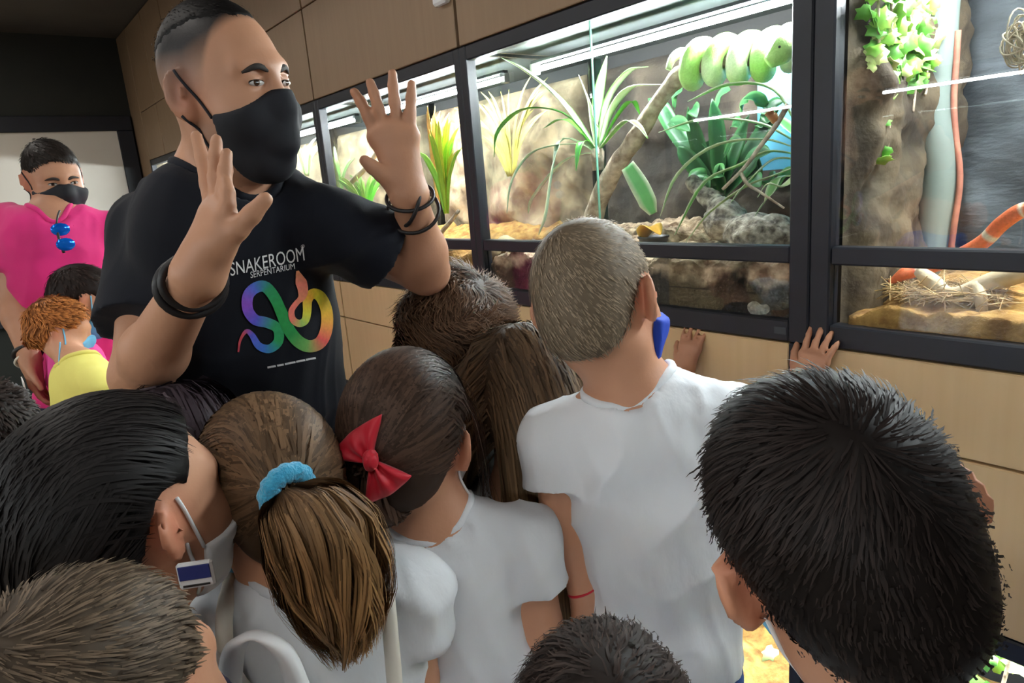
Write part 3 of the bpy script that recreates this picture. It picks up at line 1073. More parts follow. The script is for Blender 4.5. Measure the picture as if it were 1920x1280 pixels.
iv = empty('ivy', (-.57, .2, 1.45), 'yellow-green ivy climbing the rock beside the wide post', 'plant')
pts = []
for k in range(120):
    t = rng.random()
    px = rng.uniform(1572, 1722)
    py = rng.uniform(0, 175) * rng.uniform(.5, 1)
    Y = .06 + (px - 1572) / 150 * .22 + rng.uniform(-.03, .03)
    p = onY(px, py, Y)
    p[0] = max(p[0], -.565)
    pts.append(p)
for px, py in ((1590, 240), (1600, 280), (1585, 300), (1680, 150), (1700, 155), (1665, 165), (1640, 150), (1605, 205), (1690, 120), (1620, 140), (1612, 160), (1588, 190)):
    Y = .08 + (px - 1572) / 150 * .2
    p = onY(px, py, Y)
    p[0] = max(p[0], -.565)
    pts.append(p)
scatter_leaves(iv, pts, .030, (.55, -.7, .3))
for k in range(5):
    p0 = A_([-.575, .08 + .05 * k, 1.74])
    MB().tube(bez([p0, p0 + A_([.01, -.01, -.1]), p0 + A_([.002, .02, -.2]), p0 + A_([.008, 0, -.34 + .03 * k])], 14), .0025, 6).build('vine', M['bark'], iv, smooth=True)

tr = bez([onY(1745, 480, .36), onY(1752, 420, .36), onY(1762, 320, .36), onY(1755, 200, .36), onY(1765, 60, .36), onY(1772, -60, .36)], 30)
tag(MB().tube(tr, .030 + .002 * vnoise(tr * 12, 1), 16).build('reflection_column', M['reflcolumn'], smooth=True), 'reflection built as a smooth pale grey-green upright trunk in the rightmost terrarium', 'column')  # made-up solid column standing in for a pale reflection in the glass
tr2 = tr[:24] + A_([.034, -.006, 0]) + .006 * np.stack([vnoise(tr[:24] * 9, 4), vnoise(tr[:24] * 9, 5), 0 * tr[:24, 0]], 1)
M['refledge'] = mat('reflection_edge', srgb(176, 112, 92), .8, srgb(140, 84, 70), 25.0)
tag(MB().tube(tr2, .006, 7).build('vine', M['refledge'], smooth=True), 'reflection edge built as a thin reddish strip running up the pale trunk', 'vine')  # reddish edge of that reflection, built as a thin strip
ne = empty('twine_nest', onY(1915, 80, .12), 'loose ball of pale twine hanging at the right edge', 'nest')
nb = MB()
cn = onY(1918, 80, .12)
for k in range(26):
    a0 = rng.normal(0, 1, 3)
    u_, v_ = unit(np.cross(a0, (0, 0, 1))), None
    v_ = unit(np.cross(a0, u_))
    th = np.linspace(0, 2 * np.pi, 18)[:-1]
    rr = rng.uniform(.018, .03)
    ring = cn + rng.normal(0, .006, 3) + rr * (np.cos(th)[:, None] * u_ + np.sin(th)[:, None] * v_) * A_([.8, .8, 1.3])
    nb.tube(ring, .0013, 5, closed=True)
tag(nb.build('twine', M['twine'], ne, smooth=True), kind='stuff')
MB().tube([cn + A_([0, 0, .03]), cn + A_([0, 0, .15])], .0012, 5).build('string', M['twine'], ne)

dw = empty('driftwood', onY(1800, 560, .1), 'pale forked driftwood lying on the sand', 'driftwood')
MB().tube(bez([onY(1722, 508, .10), onY(1752, 530, .09), onY(1785, 548, .08), onY(1850, 530, .09), onY(1935, 505, .1)], 26), np.linspace(.009, .014, 26) + .003 * np.sin(np.linspace(0, 9, 26)), 12).build('limb', M['pale_wood'], dw, smooth=True)
MB().tube(bez([onY(1830, 535, .085), onY(1838, 558, .07), onY(1842, 585, .065)], 10), np.linspace(.012, .008, 10), 10).build('fork', M['pale_wood'], dw, smooth=True)
OR, OR2, WB = srgb(235, 120, 80), srgb(225, 95, 75), srgb(225, 215, 195)
pth = [onY(1668, 530, .12), onY(1700, 512, .13), onY(1745, 500, .15), onY(1800, 478, .16), onY(1845, 452, .15), onY(1880, 418, .14), onY(1925, 392, .13), onY(1985, 400, .13), onY(2050, 470, .16)]
P = bez(pth, 70)
t = np.linspace(0, 1, 70)
R = .0125 * np.minimum(1, .35 + t * 6)
colr = np.tile(A_(OR), (70, 1))
for c0 in (.18, .545, .74, .92):
    m_ = np.abs(t - c0) < .013
    colr[m_] = WB
os_ = empty('snake', pth[4], 'orange snake with a pale band stretched across the sand', 'snake')
MB().tube(P, R, 12, col=colr).build('body', M['snake'], os_, smooth=True, col=True)
sb = MB()
for k in range(420):
    px, py = rng.uniform(1690, 1935), rng.uniform(545, 600)
    c = onY(px, 0, .06 + rng.uniform(0, .1))
    c[2] = 1.168 + rng.uniform(0, .016)
    d = unit(rng.normal(0, 1, 3) * A_([1, .7, .35])) * rng.uniform(.015, .04)
    sb.tube([c - d, c + d * .2 + A_([0, 0, .003]), c + d], .0009, 4)
tag(sb.build('straw', M['straw'], smooth=True), 'loose dry straw scattered over the sand by the driftwood', 'straw', kind='stuff')

# ---- terrarium behind the raised hand: grasses, reeds, branch
def grass_clump(px, py, Y, n, hgt, spread, c1, c2, label, seed, wid=.004):
    rg = np.random.default_rng(seed)
    b = onY(px, py, Y)
    g = empty('grass_clump', b, label, 'plant', 'grass clumps')
    for k in range(n):
        d = A_([rg.normal(0, spread), rg.normal(0, spread * .5), 0])
        h_ = hgt * rg.uniform(.6, 1.1)
        t_ = rg.random()
        c = A_(c1) * (1 - t_) + A_(c2) * t_
        link('leaf', blade_me([b + d * .1, b + d * .4 + A_([0, 0, h_ * .5]), b + d + A_([0, 0, h_ * .85]), b + d * 1.6 + A_([0, 0, h_])], wid * rg.uniform(.7, 1.3), c, c * .9, up=(.3, -1, .2)), M['leaf'], g)
    return g
grass_clump(838, 400, .14, 26, .30, .045, srgb(120, 200, 50), srgb(210, 190, 70), 'tall yellow-green reeds right of the raised hand', 1, .007)
grass_clump(822, 390, .2, 14, .34, .03, srgb(230, 160, 80), srgb(240, 190, 110), 'orange dry reeds right of the raised hand', 2, .006)
grass_clump(690, 420, .16, 20, .2, .06, srgb(110, 200, 60), srgb(190, 225, 110), 'bright green grass between black sleeve and thumb', 3, .008)
grass_clump(960, 330, -.0 + .40, 22, .28, .08, srgb(225, 205, 110), srgb(200, 180, 90), 'dry straw-yellow grass at the left of the green snake terrarium', 4, .004)
grass_clump(640, 360, .2, 10, .2, .06, srgb(150, 205, 120), srgb(205, 225, 160), 'pale green grass beside the narrow post left of the raised hand', 5, .007)
grass_clump(575, 330, .25, 10, .22, .07, srgb(160, 205, 130), srgb(215, 225, 180), 'pale grass in the terrarium beside the black mask', 6, .008)
MB().tube(bez([onY(860, 395, .08), onY(845, 415, .08), onY(825, 440, .08), onY(815, 470, .08)], 16), np.linspace(.006, .01, 16), 8).build('bare_branch', M['bark'], smooth=True)
tag(bpy.data.objects['bare_branch'], 'bare forked branch at the foot of the yellow reeds', 'branch')
MB().tube(bez([onY(655, 345, .12), onY(690, 310, .12), onY(720, 270, .14), onY(760, 250, .15)], 16), np.linspace(.012, .006, 16), 8).build('white_branch', M['pale_wood'], smooth=True)
tag(bpy.data.objects['white_branch'], 'bleached white branch seen behind the raised hand', 'branch')
for k, (px, py, Y, r_) in enumerate(((925, 470, .06, .03), (850, 480, .05, .028), (838, 455, .1, .025), (950, 440, .2, .045))):
    c = onY(px, py, Y)
    stone(px, py, Y, (r_, r_ * .8, r_ * .6), M['pale_wood'], ('pale stone just right of the narrow post', 'tan stone beside the lifted elbow', 'tan stone at the foot of the reeds', 'large tan stone left of the light-haired boy')[k], 20 + k, z=1.225)

# ---- lower row: soil and green plants
for i in (3, 4, 5):
    x0, x1, _ = units[i]
    ground('gravel_soil', x0 + .034, x1 - .045, lambda P: .14 + .04 * (P[:, 1] / .5), M['sand'], 'pale soil in the lower terrarium %s' % {3: 'beside the black shirt', 4: 'below the boy in the white shirt', 5: 'in the bottom right corner'}[i], 31 + i,
           lambda V: mixc((1.1, 1.0, .9), (1.4, 1.35, 1.3), fbm(V * 30, 2, 5)), nx=40, ny=20, sc=20, zb=.073)
lp = empty('leafy_plant', (-.22, .2, .18), 'bright green leafy plant in the bottom right terrarium', 'plant', 'plants of the lower terrariums')
pts = [A_([rng.uniform(-.42, .2), rng.uniform(.08, .36), rng.uniform(.26, .54)]) for k in range(110)]
scatter_leaves(lp, pts, .045, (0, -.8, .5))
for k in range(6):
    p0 = A_([-.36 + .1 * k, .22, .15])
    MB().tube(bez([p0, p0 + A_([.01, -.01, .15]), p0 + A_([.03, .02, .38])], 10), .004, 6).build('stem', M['bark'], lp, smooth=True)
lp2 = empty('leafy_plant', (-.9, .2, .18), 'green leafy plant in the lower terrarium below the white shirt', 'plant', 'plants of the lower terrariums')
pts = [A_([rng.uniform(-1.2, -.75), rng.uniform(.1, .36), rng.uniform(.22, .5)]) for k in range(40)]
scatter_leaves(lp2, pts, .045, (0, -.8, .5))
MB().tube(bez([A_([-.95, .22, .15]), A_([-.93, .22, .3]), A_([-.97, .2, .48])], 10), .005, 6).build('stem', M['bark'], lp2, smooth=True)


# ------------------------------------------------------------------ people: materials
M['skin'] = mat('skin', (1, 1, 1), .5, attr='Col', col2=(.93, .9, .88), scale=14, spec=.35, bump=.05, bscale=140)
M['hair'] = mat('hair', (1, 1, 1), .55, attr='Col', spec=.16)
M['tee_white'] = mat('white_cotton', srgb(222, 225, 229), .85, srgb(214, 217, 222), 6.0, sheen=.1, bump=.55, bscale=13, stretch=(1, 1, .45))
M['tee_black'] = mat('black_cotton', srgb(17, 20, 30), .85, srgb(13, 15, 23), 6.0, sheen=.06, bump=.06, bscale=500, spec=.2)
M['polo_pink'] = mat('pink_cotton', srgb(214, 32, 118), .8, srgb(200, 26, 108), 6.0, sheen=.1)
M['yellow'] = mat('yellow_cotton', srgb(232, 222, 120), .85, srgb(224, 212, 110), 6.0)
M['grey_tee'] = mat('grey_cotton', srgb(92, 96, 108), .85, srgb(80, 84, 96), 6.0)
M['pinktee'] = mat('pink_tee', srgb(225, 70, 150), .85)
M['jeans'] = mat('blue_denim', srgb(70, 106, 170), .85, srgb(50, 82, 145), 40.0, bump=.1, bscale=300)
M['navy'] = mat('navy_cloth', srgb(34, 40, 62), .85, srgb(28, 33, 52), 20.0)
M['shoe'] = mat('shoe_rubber', srgb(190, 190, 192), .6, srgb(170, 170, 172), 20.0)
M['mask_black'] = mat('black_mask_cloth', srgb(18, 20, 30), .8, srgb(13, 14, 22), 8.0)
M['mask_white'] = mat('white_mask_cloth', srgb(228, 230, 232), .8, srgb(216, 218, 222), 8.0)
M['mask_blue'] = mat('light_blue_mask_cloth', srgb(120, 190, 228), .8, srgb(105, 176, 216), 8.0)
M['mask_royal'] = mat('royal_blue_mask_cloth', srgb(24, 70, 190), .8, srgb(18, 56, 165), 8.0)
M['mask_navy'] = mat('navy_mask_cloth', srgb(36, 34, 62), .8, srgb(28, 27, 50), 8.0)
M['red'] = mat('red_ribbon', srgb(214, 18, 48), .55, srgb(196, 12, 40), 10.0, sheen=.2)
M['scrunchie'] = mat('blue_terry', srgb(70, 178, 218), .95, srgb(52, 160, 204), 90.0, sheen=.4, bump=.6, bscale=300)
M['leather'] = mat('black_leather', srgb(30, 26, 28), .5, srgb(22, 19, 20), 30.0)
M['eye'] = mat('eye', (1, 1, 1), .15, attr='Col', col2=(.97, .97, .97), scale=5)
M['print'] = mat('shirt_print', (1, 1, 1), .7, attr='Col', col2=(.85, .85, .85), scale=160)
M['blue_lens'] = mat('blue_mirror_lens', srgb(20, 110, 235), .12, srgb(30, 140, 255), 10.0, metal=.6)
M['bag'] = mat('cream_nylon', srgb(214, 208, 196), .7, srgb(200, 194, 182), 10.0)
M['paper'] = mat('white_paper', srgb(235, 235, 235), .8)

SKIN = A_(srgb(184, 136, 108))
SKIN2 = A_(srgb(184, 134, 106))
SKIN_K = A_(srgb(198, 146, 116))


class Fr:
    """oriented frame: psi heading (0 = facing the terrariums), pitch down, roll to the own right"""

    def __init__(s, c, psi, pitch=0, roll=0, k=1.0, zs=1.0):
        p, t, r = rad(psi), rad(pitch), rad(roll)
        f = A_([-math.sin(p), math.cos(p), 0])
        rt = A_([math.cos(p), math.sin(p), 0])
        z = A_([0, 0, 1.0])
        f2 = math.cos(t) * f - math.sin(t) * z
        u = math.cos(t) * z + math.sin(t) * f
        s.u = math.cos(r) * u + math.sin(r) * rt
        s.r = math.cos(r) * rt - math.sin(r) * u
        s.f = f2
        s.c, s.k, s.zs = A_(c, float), k, zs
        s.sv = A_([1, 1, zs])
        s.M = A_([s.r, s.f, s.u])

    def w(s, x, y, z):
        return s.c + s.k * (x * s.r + y * s.f + z * s.zs * s.u)

    def loc(s, P):
        return (np.asarray(P) - s.c) @ s.M.T / (s.k * s.sv)


CRC, CRR = A_([0, -.012, .028]), A_([.077, .099, .09])


def head_sdf(S, H, e=0.0, ears=True, fine=False, child=False, ear=(.86, .001)):
    k = H.k
    eo = ear[1] if child else 0.0
    E = lambda c, r, kk, op='u', Mx=None: S.ell(H.w(*c), (np.broadcast_to(r, (3,)) + e) * k * H.sv, H.M if Mx is None else Mx, kk * k, op)
    C = lambda a, b, r0, r1, kk, op='u': S.cone(H.w(*a), H.w(*b), (r0 + e) * k, (r1 + e) * k, kk * k, op)
    E(CRC, CRR, .01)
    E((0, .022, -.02), (.063, .072, .085), .04)
    C((0, .03, -.085), (0, .045, -.05), .040, .05, .03)
    E((0, .066, -.103), (.024, .02, .018), .03)
    for s in (-1, 1):
        E((s * .038, .055, -.035), (.026, .03, .028), .03)
        C((s * .048, .0, -.07), (s * .022, .055, -.095), .018, .016, .03)
        C((s * .010, .088, .024), (s * .045, .074, .024), .010, .009, .02)
    C((0, .088, .016), (0, .107, -.026), .008, .0115, .014)
    for s in (-1, 1):
        C((s * .008, .097, -.03), (s * .013, .094, -.032), .008, .007, .01)
    C((-.02, .086, -.063), (.02, .086, -.063), .007, .007, .012)
    C((-.018, .085, -.073), (.018, .085, -.073), .008, .008, .012)
    if e == 0:
        for s in (-1, 1):
            E((s * .031, .094, .006), (.017, .012, .012), .012, 's')
            E((s * .031, .0765, .005), (.0155, .0150, .0145), .004)
            if fine:                                # soft fold of the upper lid
                C((s * .018, .0925, .0105), (s * .044, .0850, .0085), .0022, .0018, .004)
    if ears:
        for s in (-1, 1):
            R = Fr((0, 0, 0), 0, 0, 0)
            ang = .62 if child else .5
            Mx = H.M.copy()
            Mx[0] = math.cos(ang) * H.M[0] + s * math.sin(ang) * H.M[1]
            Mx[1] = math.cos(ang) * H.M[1] - s * math.sin(ang) * H.M[0]
            E((s * (.086 + eo), -.012, -.002), A_([.0068, .0215, .032]) * (ear[0] if child else 1), .007, 'u', Mx)
            E((s * (.081 + eo), -.005, -.026), (.0065, .011, .013), .010, 'u', Mx)
            if e == 0:
                E((s * (.0925 + eo), -.006, .003), (.0055, .0125, .021), .004, 's', Mx)
                E((s * (.089 + eo), -.001, -.002), (.004, .005, .007), .003, 'u', Mx)


def hairline(y):
    return np.interp(y, [-.14, -.075, -.045, -.03, -.012, .012, .03, .05, .075, .12],
                        [-.085, -.078, -.06, -.02, .025, .03, .02, .055, .072, .08])


def ribbons(PTS, NRM, wid, col0, col1, seed=0, var=.35):
    """PTS (n,k,3) strands, NRM (n,k,3) outward, wid scalar or (k,) profile -> verts, quads, colours"""
    n, k, _ = PTS.shape
    T = np.gradient(PTS, axis=1)
    T /= np.linalg.norm(T, axis=2)[..., None] + 1e-9
    B = np.cross(T, NRM)
    B /= np.linalg.norm(B, axis=2)[..., None] + 1e-9
    NN = np.cross(B, T)
    rg = np.random.default_rng(seed)
    w = np.broadcast_to(wid, (k,)) * rg.uniform(.6, 1.4, (n, 1))
    L = PTS - B * w[..., None]
    R = PTS + B * w[..., None]
    V = np.stack([L, R], 2).reshape(-1, 3)
    base = (np.arange(n)[:, None] * k + np.arange(k - 1)[None]) * 2
    q = np.stack([base, base + 1, base + 3, base + 2], -1).reshape(-1, 4)
    t = np.linspace(0, 1, k)[None, :, None]
    c = A_(col0) * (1 - t) + A_(col1) * t
    c = c * rg.uniform(1 - var, 1 + var, (n, 1, 1))
    C = np.repeat(c.reshape(-1, 3), 2, 0)
    return V, q, np.clip(C, 0, 1)


class Hair:
    def __init__(s, H, th=.012, col=(.03, .02, .015), seed=1, line=hairline, shift=0.0, fr=None):
        s.H, s.th, s.col, s.seed = H, th, A_(col), seed
        s.rg = np.random.default_rng(seed)
        s.V, s.Q, s.C, s.n = [], [], [], 0
        S = Sdf()
        k = H.k
        s.RR = CRR + th * A_([.55, 1, 1])
        S.ell(H.w(*CRC), s.RR * k * H.sv, H.M, .01)
        S.ell(H.w(0, -.055, -.03), (A_([.056, .045, .05]) + th * A_([.3, 1, 1])) * k * H.sv, H.M, .03 * k)
        lo, hi = H.c - .3 * k, H.c + .3 * k
        Mx = H.M.astype(np.float32)

        def cut(x, y, z):
            p = np.stack(np.broadcast_arrays(x - H.c[0], y - H.c[1], z - H.c[2]), -1) @ Mx.T / (k * H.sv)
            l = np.interp(p[..., 1], HLX, line(HLX))
            return ((l + shift - p[..., 2]) * k * .75).astype(np.float32)
        HLX = np.linspace(-.15, .15, 61)
        S.func(cut, lo, hi, .006, 'i')
        v, q = S.mesh(.0075 * max(k, .8))
        s.bv, s.bq = v, q
        s.bn = vnormals(v, q)
        l = H.loc(v)
        s.add(v, q, np.broadcast_to(s.col * .6, (len(v), 3)))
        s.root = np.where((l[:, 2] > line(l[:, 1]) + shift + .004) & ((s.bn * (v - H.w(*CRC))).sum(1) > .03 * k))[0]

    def add(s, V, Q, C):
        s.V.append(V)
        s.Q.append(Q + s.n)
        s.C.append(C)
        s.n += len(V)

    def push(s, P, off):
        """keep points outside the inflated cranium; off in head units"""
        H = s.H
        l = H.loc(P)
        r = s.RR + np.asarray(off)[..., None]
        q = (l - CRC) / r
        m = np.linalg.norm(q, axis=-1, keepdims=True)
        l2 = np.where(m < 1, CRC + q / np.maximum(m, 1e-6) * r, l)
        return H.c + H.k * ((l2 * H.sv) @ H.M)

    def pick(s, n, cond=None):
        r = s.root
        if cond is not None:
            r = r[cond(s.H.loc(s.bv[r]))]
        i = s.rg.choice(r, n)
        j = s.rg.normal(0, .0025, (n, 3))
        return s.bv[i] + j, s.bn[i]

    def short(s, n=4500, L=.022, lift=.5, whorl=(0, -.06, .1), clump=.5, wid=.0016, col1=None, var=.4, k=5, swirl=.4, fwd=0.0, Lf=None, rough=28, wavy=0.0):
        P, N = s.pick(n)
        H = s.H
        wc = H.w(*whorl)
        d = P - wc
        d -= (d * N).sum(1)[:, None] * N
        d /= np.linalg.norm(d, axis=1)[:, None] + 1e-6
        d = d + swirl * np.cross(N, d) + fwd * H.f
        nz = np.stack([vnoise(P / H.k * rough, s.seed + a) for a in range(3)], 1)
        d = d + clump * nz * 1.6
        d -= (d * N).sum(1)[:, None] * N
        d /= np.linalg.norm(d, axis=1)[:, None] + 1e-6
        Ls = L * H.k * s.rg.uniform(.6, 1.3, n)
        if Lf is not None:
            Ls = Ls * Lf(H.loc(P))
        t = np.linspace(0, 1, k)
        lf = lift * (1 + .8 * clump * vnoise(P / H.k * rough * 1.4, s.seed + 9))
        lf = lf[:, None] * (1 + s.rg.normal(0, .25, (n, 1)))
        X = P[:, None] - N[:, None] * .003 + d[:, None] * (Ls[:, None] * t)[..., None] + N[:, None] * (Ls[:, None] * lf * np.sin(t * 1.9))[..., None]
        if wavy:
            ph = 6.28 * vnoise(P / H.k * rough, s.seed + 4)[:, None] + s.rg.normal(0, .4, (n, 1))
            X = X + np.cross(N, d)[:, None] * (wavy * H.k * np.sin(t * 7 + ph) * t)[..., None] + N[:, None] * (wavy * .7 * H.k * np.cos(t * 7 + ph) * t)[..., None]
        X = X.reshape(n, k, 3)
        X = np.stack([s.push(X[:, i], np.full(n, -.002)) for i in range(k)], 1)
        w = wid * H.k * np.interp(t, [0, .5, .8, 1], [1, .9, .6, .12])
        V, Q, C = ribbons(X, np.broadcast_to(N[:, None], X.shape), w, s.col * .7, s.col if col1 is None else col1, s.seed, var)
        s.add(V, Q, C)
        return s

    def fall(s, n=3500, end=-.3, part=0.0, col1=None, k=14, wid=.0022, caps=(), back=.5, spread=.03, wave=.01, cond=None, var=.35, tail=None):
        """long hair: leaves the parting, follows the skull, hangs down to height end (relative to head centre, metres)"""
        H = s.H
        P, N = s.pick(n, cond)
        l = H.loc(P)
        side = np.sign(l[:, 0] - part + 1e-6)
        X = [P]
        off = s.rg.uniform(0, .016, n)
        g = A_([0, 0, -1.0])
        dz0 = P[:, 2] - (H.c[2] + end)
        Ls = np.maximum(dz0 * 1.12 + .03, .04) * s.rg.uniform(.82, 1.06, n)
        st = Ls / (k - 1)
        D = side[:, None] * H.r * .9 - H.f * back + g * .2 + s.rg.normal(0, .12, (n, 3))
        ph = vnoise(P * 40, s.seed)[:, None] * 6
        for i in range(1, k):
            D = D * .62 + g * .55 + s.rg.normal(0, .02, (n, 3))
            Dn = D / (np.linalg.norm(D, axis=1)[:, None] + 1e-9)
            p = X[-1] + Dn * st[:, None]
            p = s.push(p, off)
            for a, b, r in caps:
                ab = b - a
                t = np.clip(((p - a) @ ab) / (ab @ ab), 0, 1)
                c = a + t[:, None] * ab
                dv = p - c
                m = np.linalg.norm(dv, axis=1)[:, None]
                rr = r + off[:, None] * H.k
                p = np.where(m < rr, c + dv / np.maximum(m, 1e-6) * rr, p)
            X.append(p)
        X = np.stack(X, 1)
        t = np.linspace(0, 1, k)
        X = X + (np.sin(t * 9 + ph)[..., None] * H.r + np.cos(t * 7 + ph)[..., None] * H.f) * (wave * t * t)[None, :, None]
        NR = X - (H.w(*CRC) + A_([0, 0, 0]))
        NR[..., 2] *= .3
        w = wid * H.k * np.interp(t, [0, .1, .8, 1], [.7, 1, 1, .2])
        V, Q, C = ribbons(X, NR, w, s.col, s.col if col1 is None else col1, s.seed + 3, var)
        s.add(V, Q, C)
        return s

    def tied(s, T, n=3000, k=9, wid=.0022, col1=None, var=.35, off=.006, cond=None):
        """all strands combed along the skull to the tie point T (world)"""
        H = s.H
        P, N = s.pick(n, cond)
        t = np.linspace(0, 1, k)
        X = P[:, None] * (1 - t[None, :, None]) + (T + s.rg.normal(0, .006, (n, 3)))[:, None] * t[None, :, None]
        oo = s.rg.uniform(.0015, off + .002, n)
        X = X + H.u * (np.linalg.norm(P - T, axis=1)[:, None] * .3 * np.sin(np.pi * t)[None])[..., None] * (H.loc(P)[:, 1] > -.03)[:, None, None]
        tl = np.linalg.norm((H.loc(T) - CRC) / s.RR)                  # how far the tie stands off the skull
        out = []
        for i in range(k):
            l = H.loc(X[:, i]) - CRC
            r = s.RR + oo[:, None]
            m = np.linalg.norm(l / r, axis=1, keepdims=True)
            tgt = 1 + max(tl - 1, 0) * t[i] ** 6
            out.append(H.c + H.k * (((CRC + l / np.maximum(m, 1e-6) * tgt) * H.sv) @ H.M) if i < k - 1 else X[:, i])
        X = np.stack(out, 1)
        NR = X - H.w(*CRC)
        V, Q, C = ribbons(X, NR, wid * H.k * np.interp(t, [0, .2, .9, 1], [.08, 1, 1, .8]), s.col, s.col if col1 is None else col1, s.seed + 5, var)
        s.add(V, Q, C)
        return s

    def tail(s, path, rprof, n=1800, k=18, wid=.0022, col1=None, wave=.012, var=.4):
        C0 = bez(path, k)
        t = np.linspace(0, 1, k)
        T = unit(path[-1] - path[0])
        a = unit(np.cross(T, FW))
        b = np.cross(T, a)
        th = s.rg.uniform(0, 2 * np.pi, n)
        rr = np.sqrt(s.rg.uniform(0, 1, n))
        R = np.interp(t, np.linspace(0, 1, len(rprof)), rprof)
        o = (np.cos(th) * rr)[:, None] * a + (np.sin(th) * rr)[:, None] * b
        X = C0[None] + o[:, None] * R[None, :, None]
        ph = np.floor(th * 5) * 1.7 + np.floor(rr * 4) + s.rg.normal(0, .35, n)
        X = X + (np.sin(t[None] * 8 + ph[:, None])[..., None] * a + np.cos(t[None] * 6.5 + ph[:, None] * 1.3)[..., None] * b) * (wave * t)[None, :, None]
        ext = s.rg.uniform(.72, 1.0, n)
        X = X[:, :1] + (X - X[:, :1])
        # uneven ends
        idx = t[None] * ext[:, None] * (k - 1)
        i0 = np.clip(idx.astype(int), 0, k - 2)
        fr = (idx - i0)[..., None]
        ar = np.arange(n)[:, None]
        X = X[ar, i0] * (1 - fr) + X[ar, i0 + 1] * fr
        NR = np.broadcast_to(o[:, None], X.shape) + 1e-5
        V, Q, C = ribbons(X, NR, wid * s.H.k * np.interp(t, [0, .1, .8, 1], [.7, 1, 1, .2]), s.col, s.col if col1 is None else col1, s.seed + 7, var)
        s.add(V, Q, C)
        return s

    def build(s, parent, name='hair'):
        me = me_from(name, np.vstack(s.V), np.vstack(s.Q), None, np.vstack(s.C))
        return link(name, me, M['hair'], parent)


def hand_joints(W, d, nrm, side, k, curl=.25, spread=.12, thumb=.9):
    """finger chains of a relaxed hand: W wrist, d finger direction, nrm palm normal, side thumb side"""
    d, nrm = unit(d), unit(nrm)
    side = unit(A_(side) - d * (A_(side) @ d))
    ch = []
    for i, L in enumerate((.072, .080, .074, .058)):
        o = (1.5 - i)
        b = W + (d * (.092 - .004 * abs(i - 1.2)) + side * (o * .0205)) * k
        pts = [b]
        a = curl * .5
        dd = unit(d + side * o * spread)
        p = b
        for seg in (.42, .32, .26):
            v = math.cos(a) * dd + math.sin(a) * nrm
            p = p + v * L * seg * k
            pts.append(p)
            a += curl
        ch.append(pts)
    b = W + (d * .03 + side * .026) * k
    v = unit(d * .62 + side * .78 * thumb + nrm * .25)
    t1 = b + v * .036 * k
    t2 = t1 + unit(d * .8 + side * .5 * thumb + nrm * .3) * .032 * k
    t3 = t2 + unit(d * .9 + side * .25 * thumb + nrm * .3) * .024 * k
    return ch, [b, t1, t2, t3]


def hand_sdf(S, W, chains, thumb, k, palmr=.0125):
    for c in chains:
        S.cone(W, c[0], .020 * k, palmr * k, .018 * k)
    S.cone(chains[0][0], chains[-1][0], palmr * .95 * k, palmr * .9 * k, .014 * k)
    mid = .5 * (chains[1][0] + chains[2][0])
    S.cone(.6 * W + .4 * mid, mid, .017 * k, .013 * k, .02 * k)
    for c in chains:
        r = A_([.0098, .0092, .0085, .0072]) * k
        for i in range(len(c) - 1):
            S.cone(c[i], c[i + 1], r[min(i, 3)], r[min(i + 1, 3)], .004 * k)
    r = A_([.017, .0125, .0108, .009]) * k
    for i in range(len(thumb) - 1):
        S.cone(thumb[i], thumb[i + 1], r[min(i, 3)], r[min(i + 1, 3)], .010 * k if i == 0 else .005 * k)
    S.cone(W, thumb[0], .020 * k, .017 * k, .02 * k)


def tube_obj(name, pts, r, m, parent, n=20, seg=7, closed=False, flat=None):
    P = bez(pts, n) if not closed else A_(pts)
    return MB().tube(P, r, seg, closed=closed, flat=flat).build(name, m, parent, smooth=True)


def skin_bvh(P):
    if 'bvh' not in P:
        me = P['body'].data
        co = np.empty(len(me.vertices) * 3, np.float32)
        me.vertices.foreach_get('co', co)
        vi = np.empty(len(me.loops), np.int32)
        me.loops.foreach_get('vertex_index', vi)
        P['bvh'] = BVHTree.FromPolygons(co.reshape(-1, 3).tolist(), vi.reshape(-1, 4).tolist())
    return P['bvh']


def mask_obj(P, m, strap=None, zt=-.004, drop=0.0, sl=.5, bulge=.0045, loops=2):
    """cloth face mask with ear loops; drop slides it down the face"""
    H, parent = P['H'], P['root']
    k = H.k
    S = Sdf()
    head_sdf(S, H, e=bulge, ears=False)
    S.cone(H.w(0, .096, -.012), H.w(0, .098, -.075), .013 * k, .016 * k, .03 * k)
    lo, hi = H.c - .2 * k, H.c + .2 * k
    Mx = H.M.astype(np.float32)

    def cut(x, y, z):
        p = np.stack(np.broadcast_arrays(x - H.c[0], y - H.c[1], z - H.c[2]), -1) @ Mx.T / (k * H.sv)
        ax = np.abs(p[..., 0])
        top = p[..., 2] - (zt - drop - sl * np.maximum(ax - .012, 0))
        bk = (.028 + .10 * np.abs(p[..., 2] + .062 + drop) - p[..., 1])
        bot = (-.135 - drop * .6) - p[..., 2]
        return (np.maximum(np.maximum(top, bk), bot) * k).astype(np.float32)
    S.func(cut, lo, hi, .004, 'i')
    v, q = S.mesh(.004)
    o = link('mask', me_from('mask', v, q), m, parent)
    for s in (-1, 1):
        for za, zb, ya in ((zt - drop - .03, .026, .03), (-.1 - drop * .5, -.03, .022))[:loops]:
            pts = []
            for t in np.linspace(0, 1, 9):
                y, z = ya * (1 - t) + (.011 if P['k'] < .85 else -.008) * t, za * (1 - t) + zb * t
                w0 = H.w(s * .2, y, z)
                hit = skin_bvh(P).ray_cast(Vector(w0), Vector(-s * H.r), .3 * k)
                pts.append(A_(hit[0]) + s * H.r * .0015 if hit[0] is not None else H.w(s * .075, y, z))
            tube_obj('ear_loop', pts, .0019, strap or m, o, 16, 6)
    return o


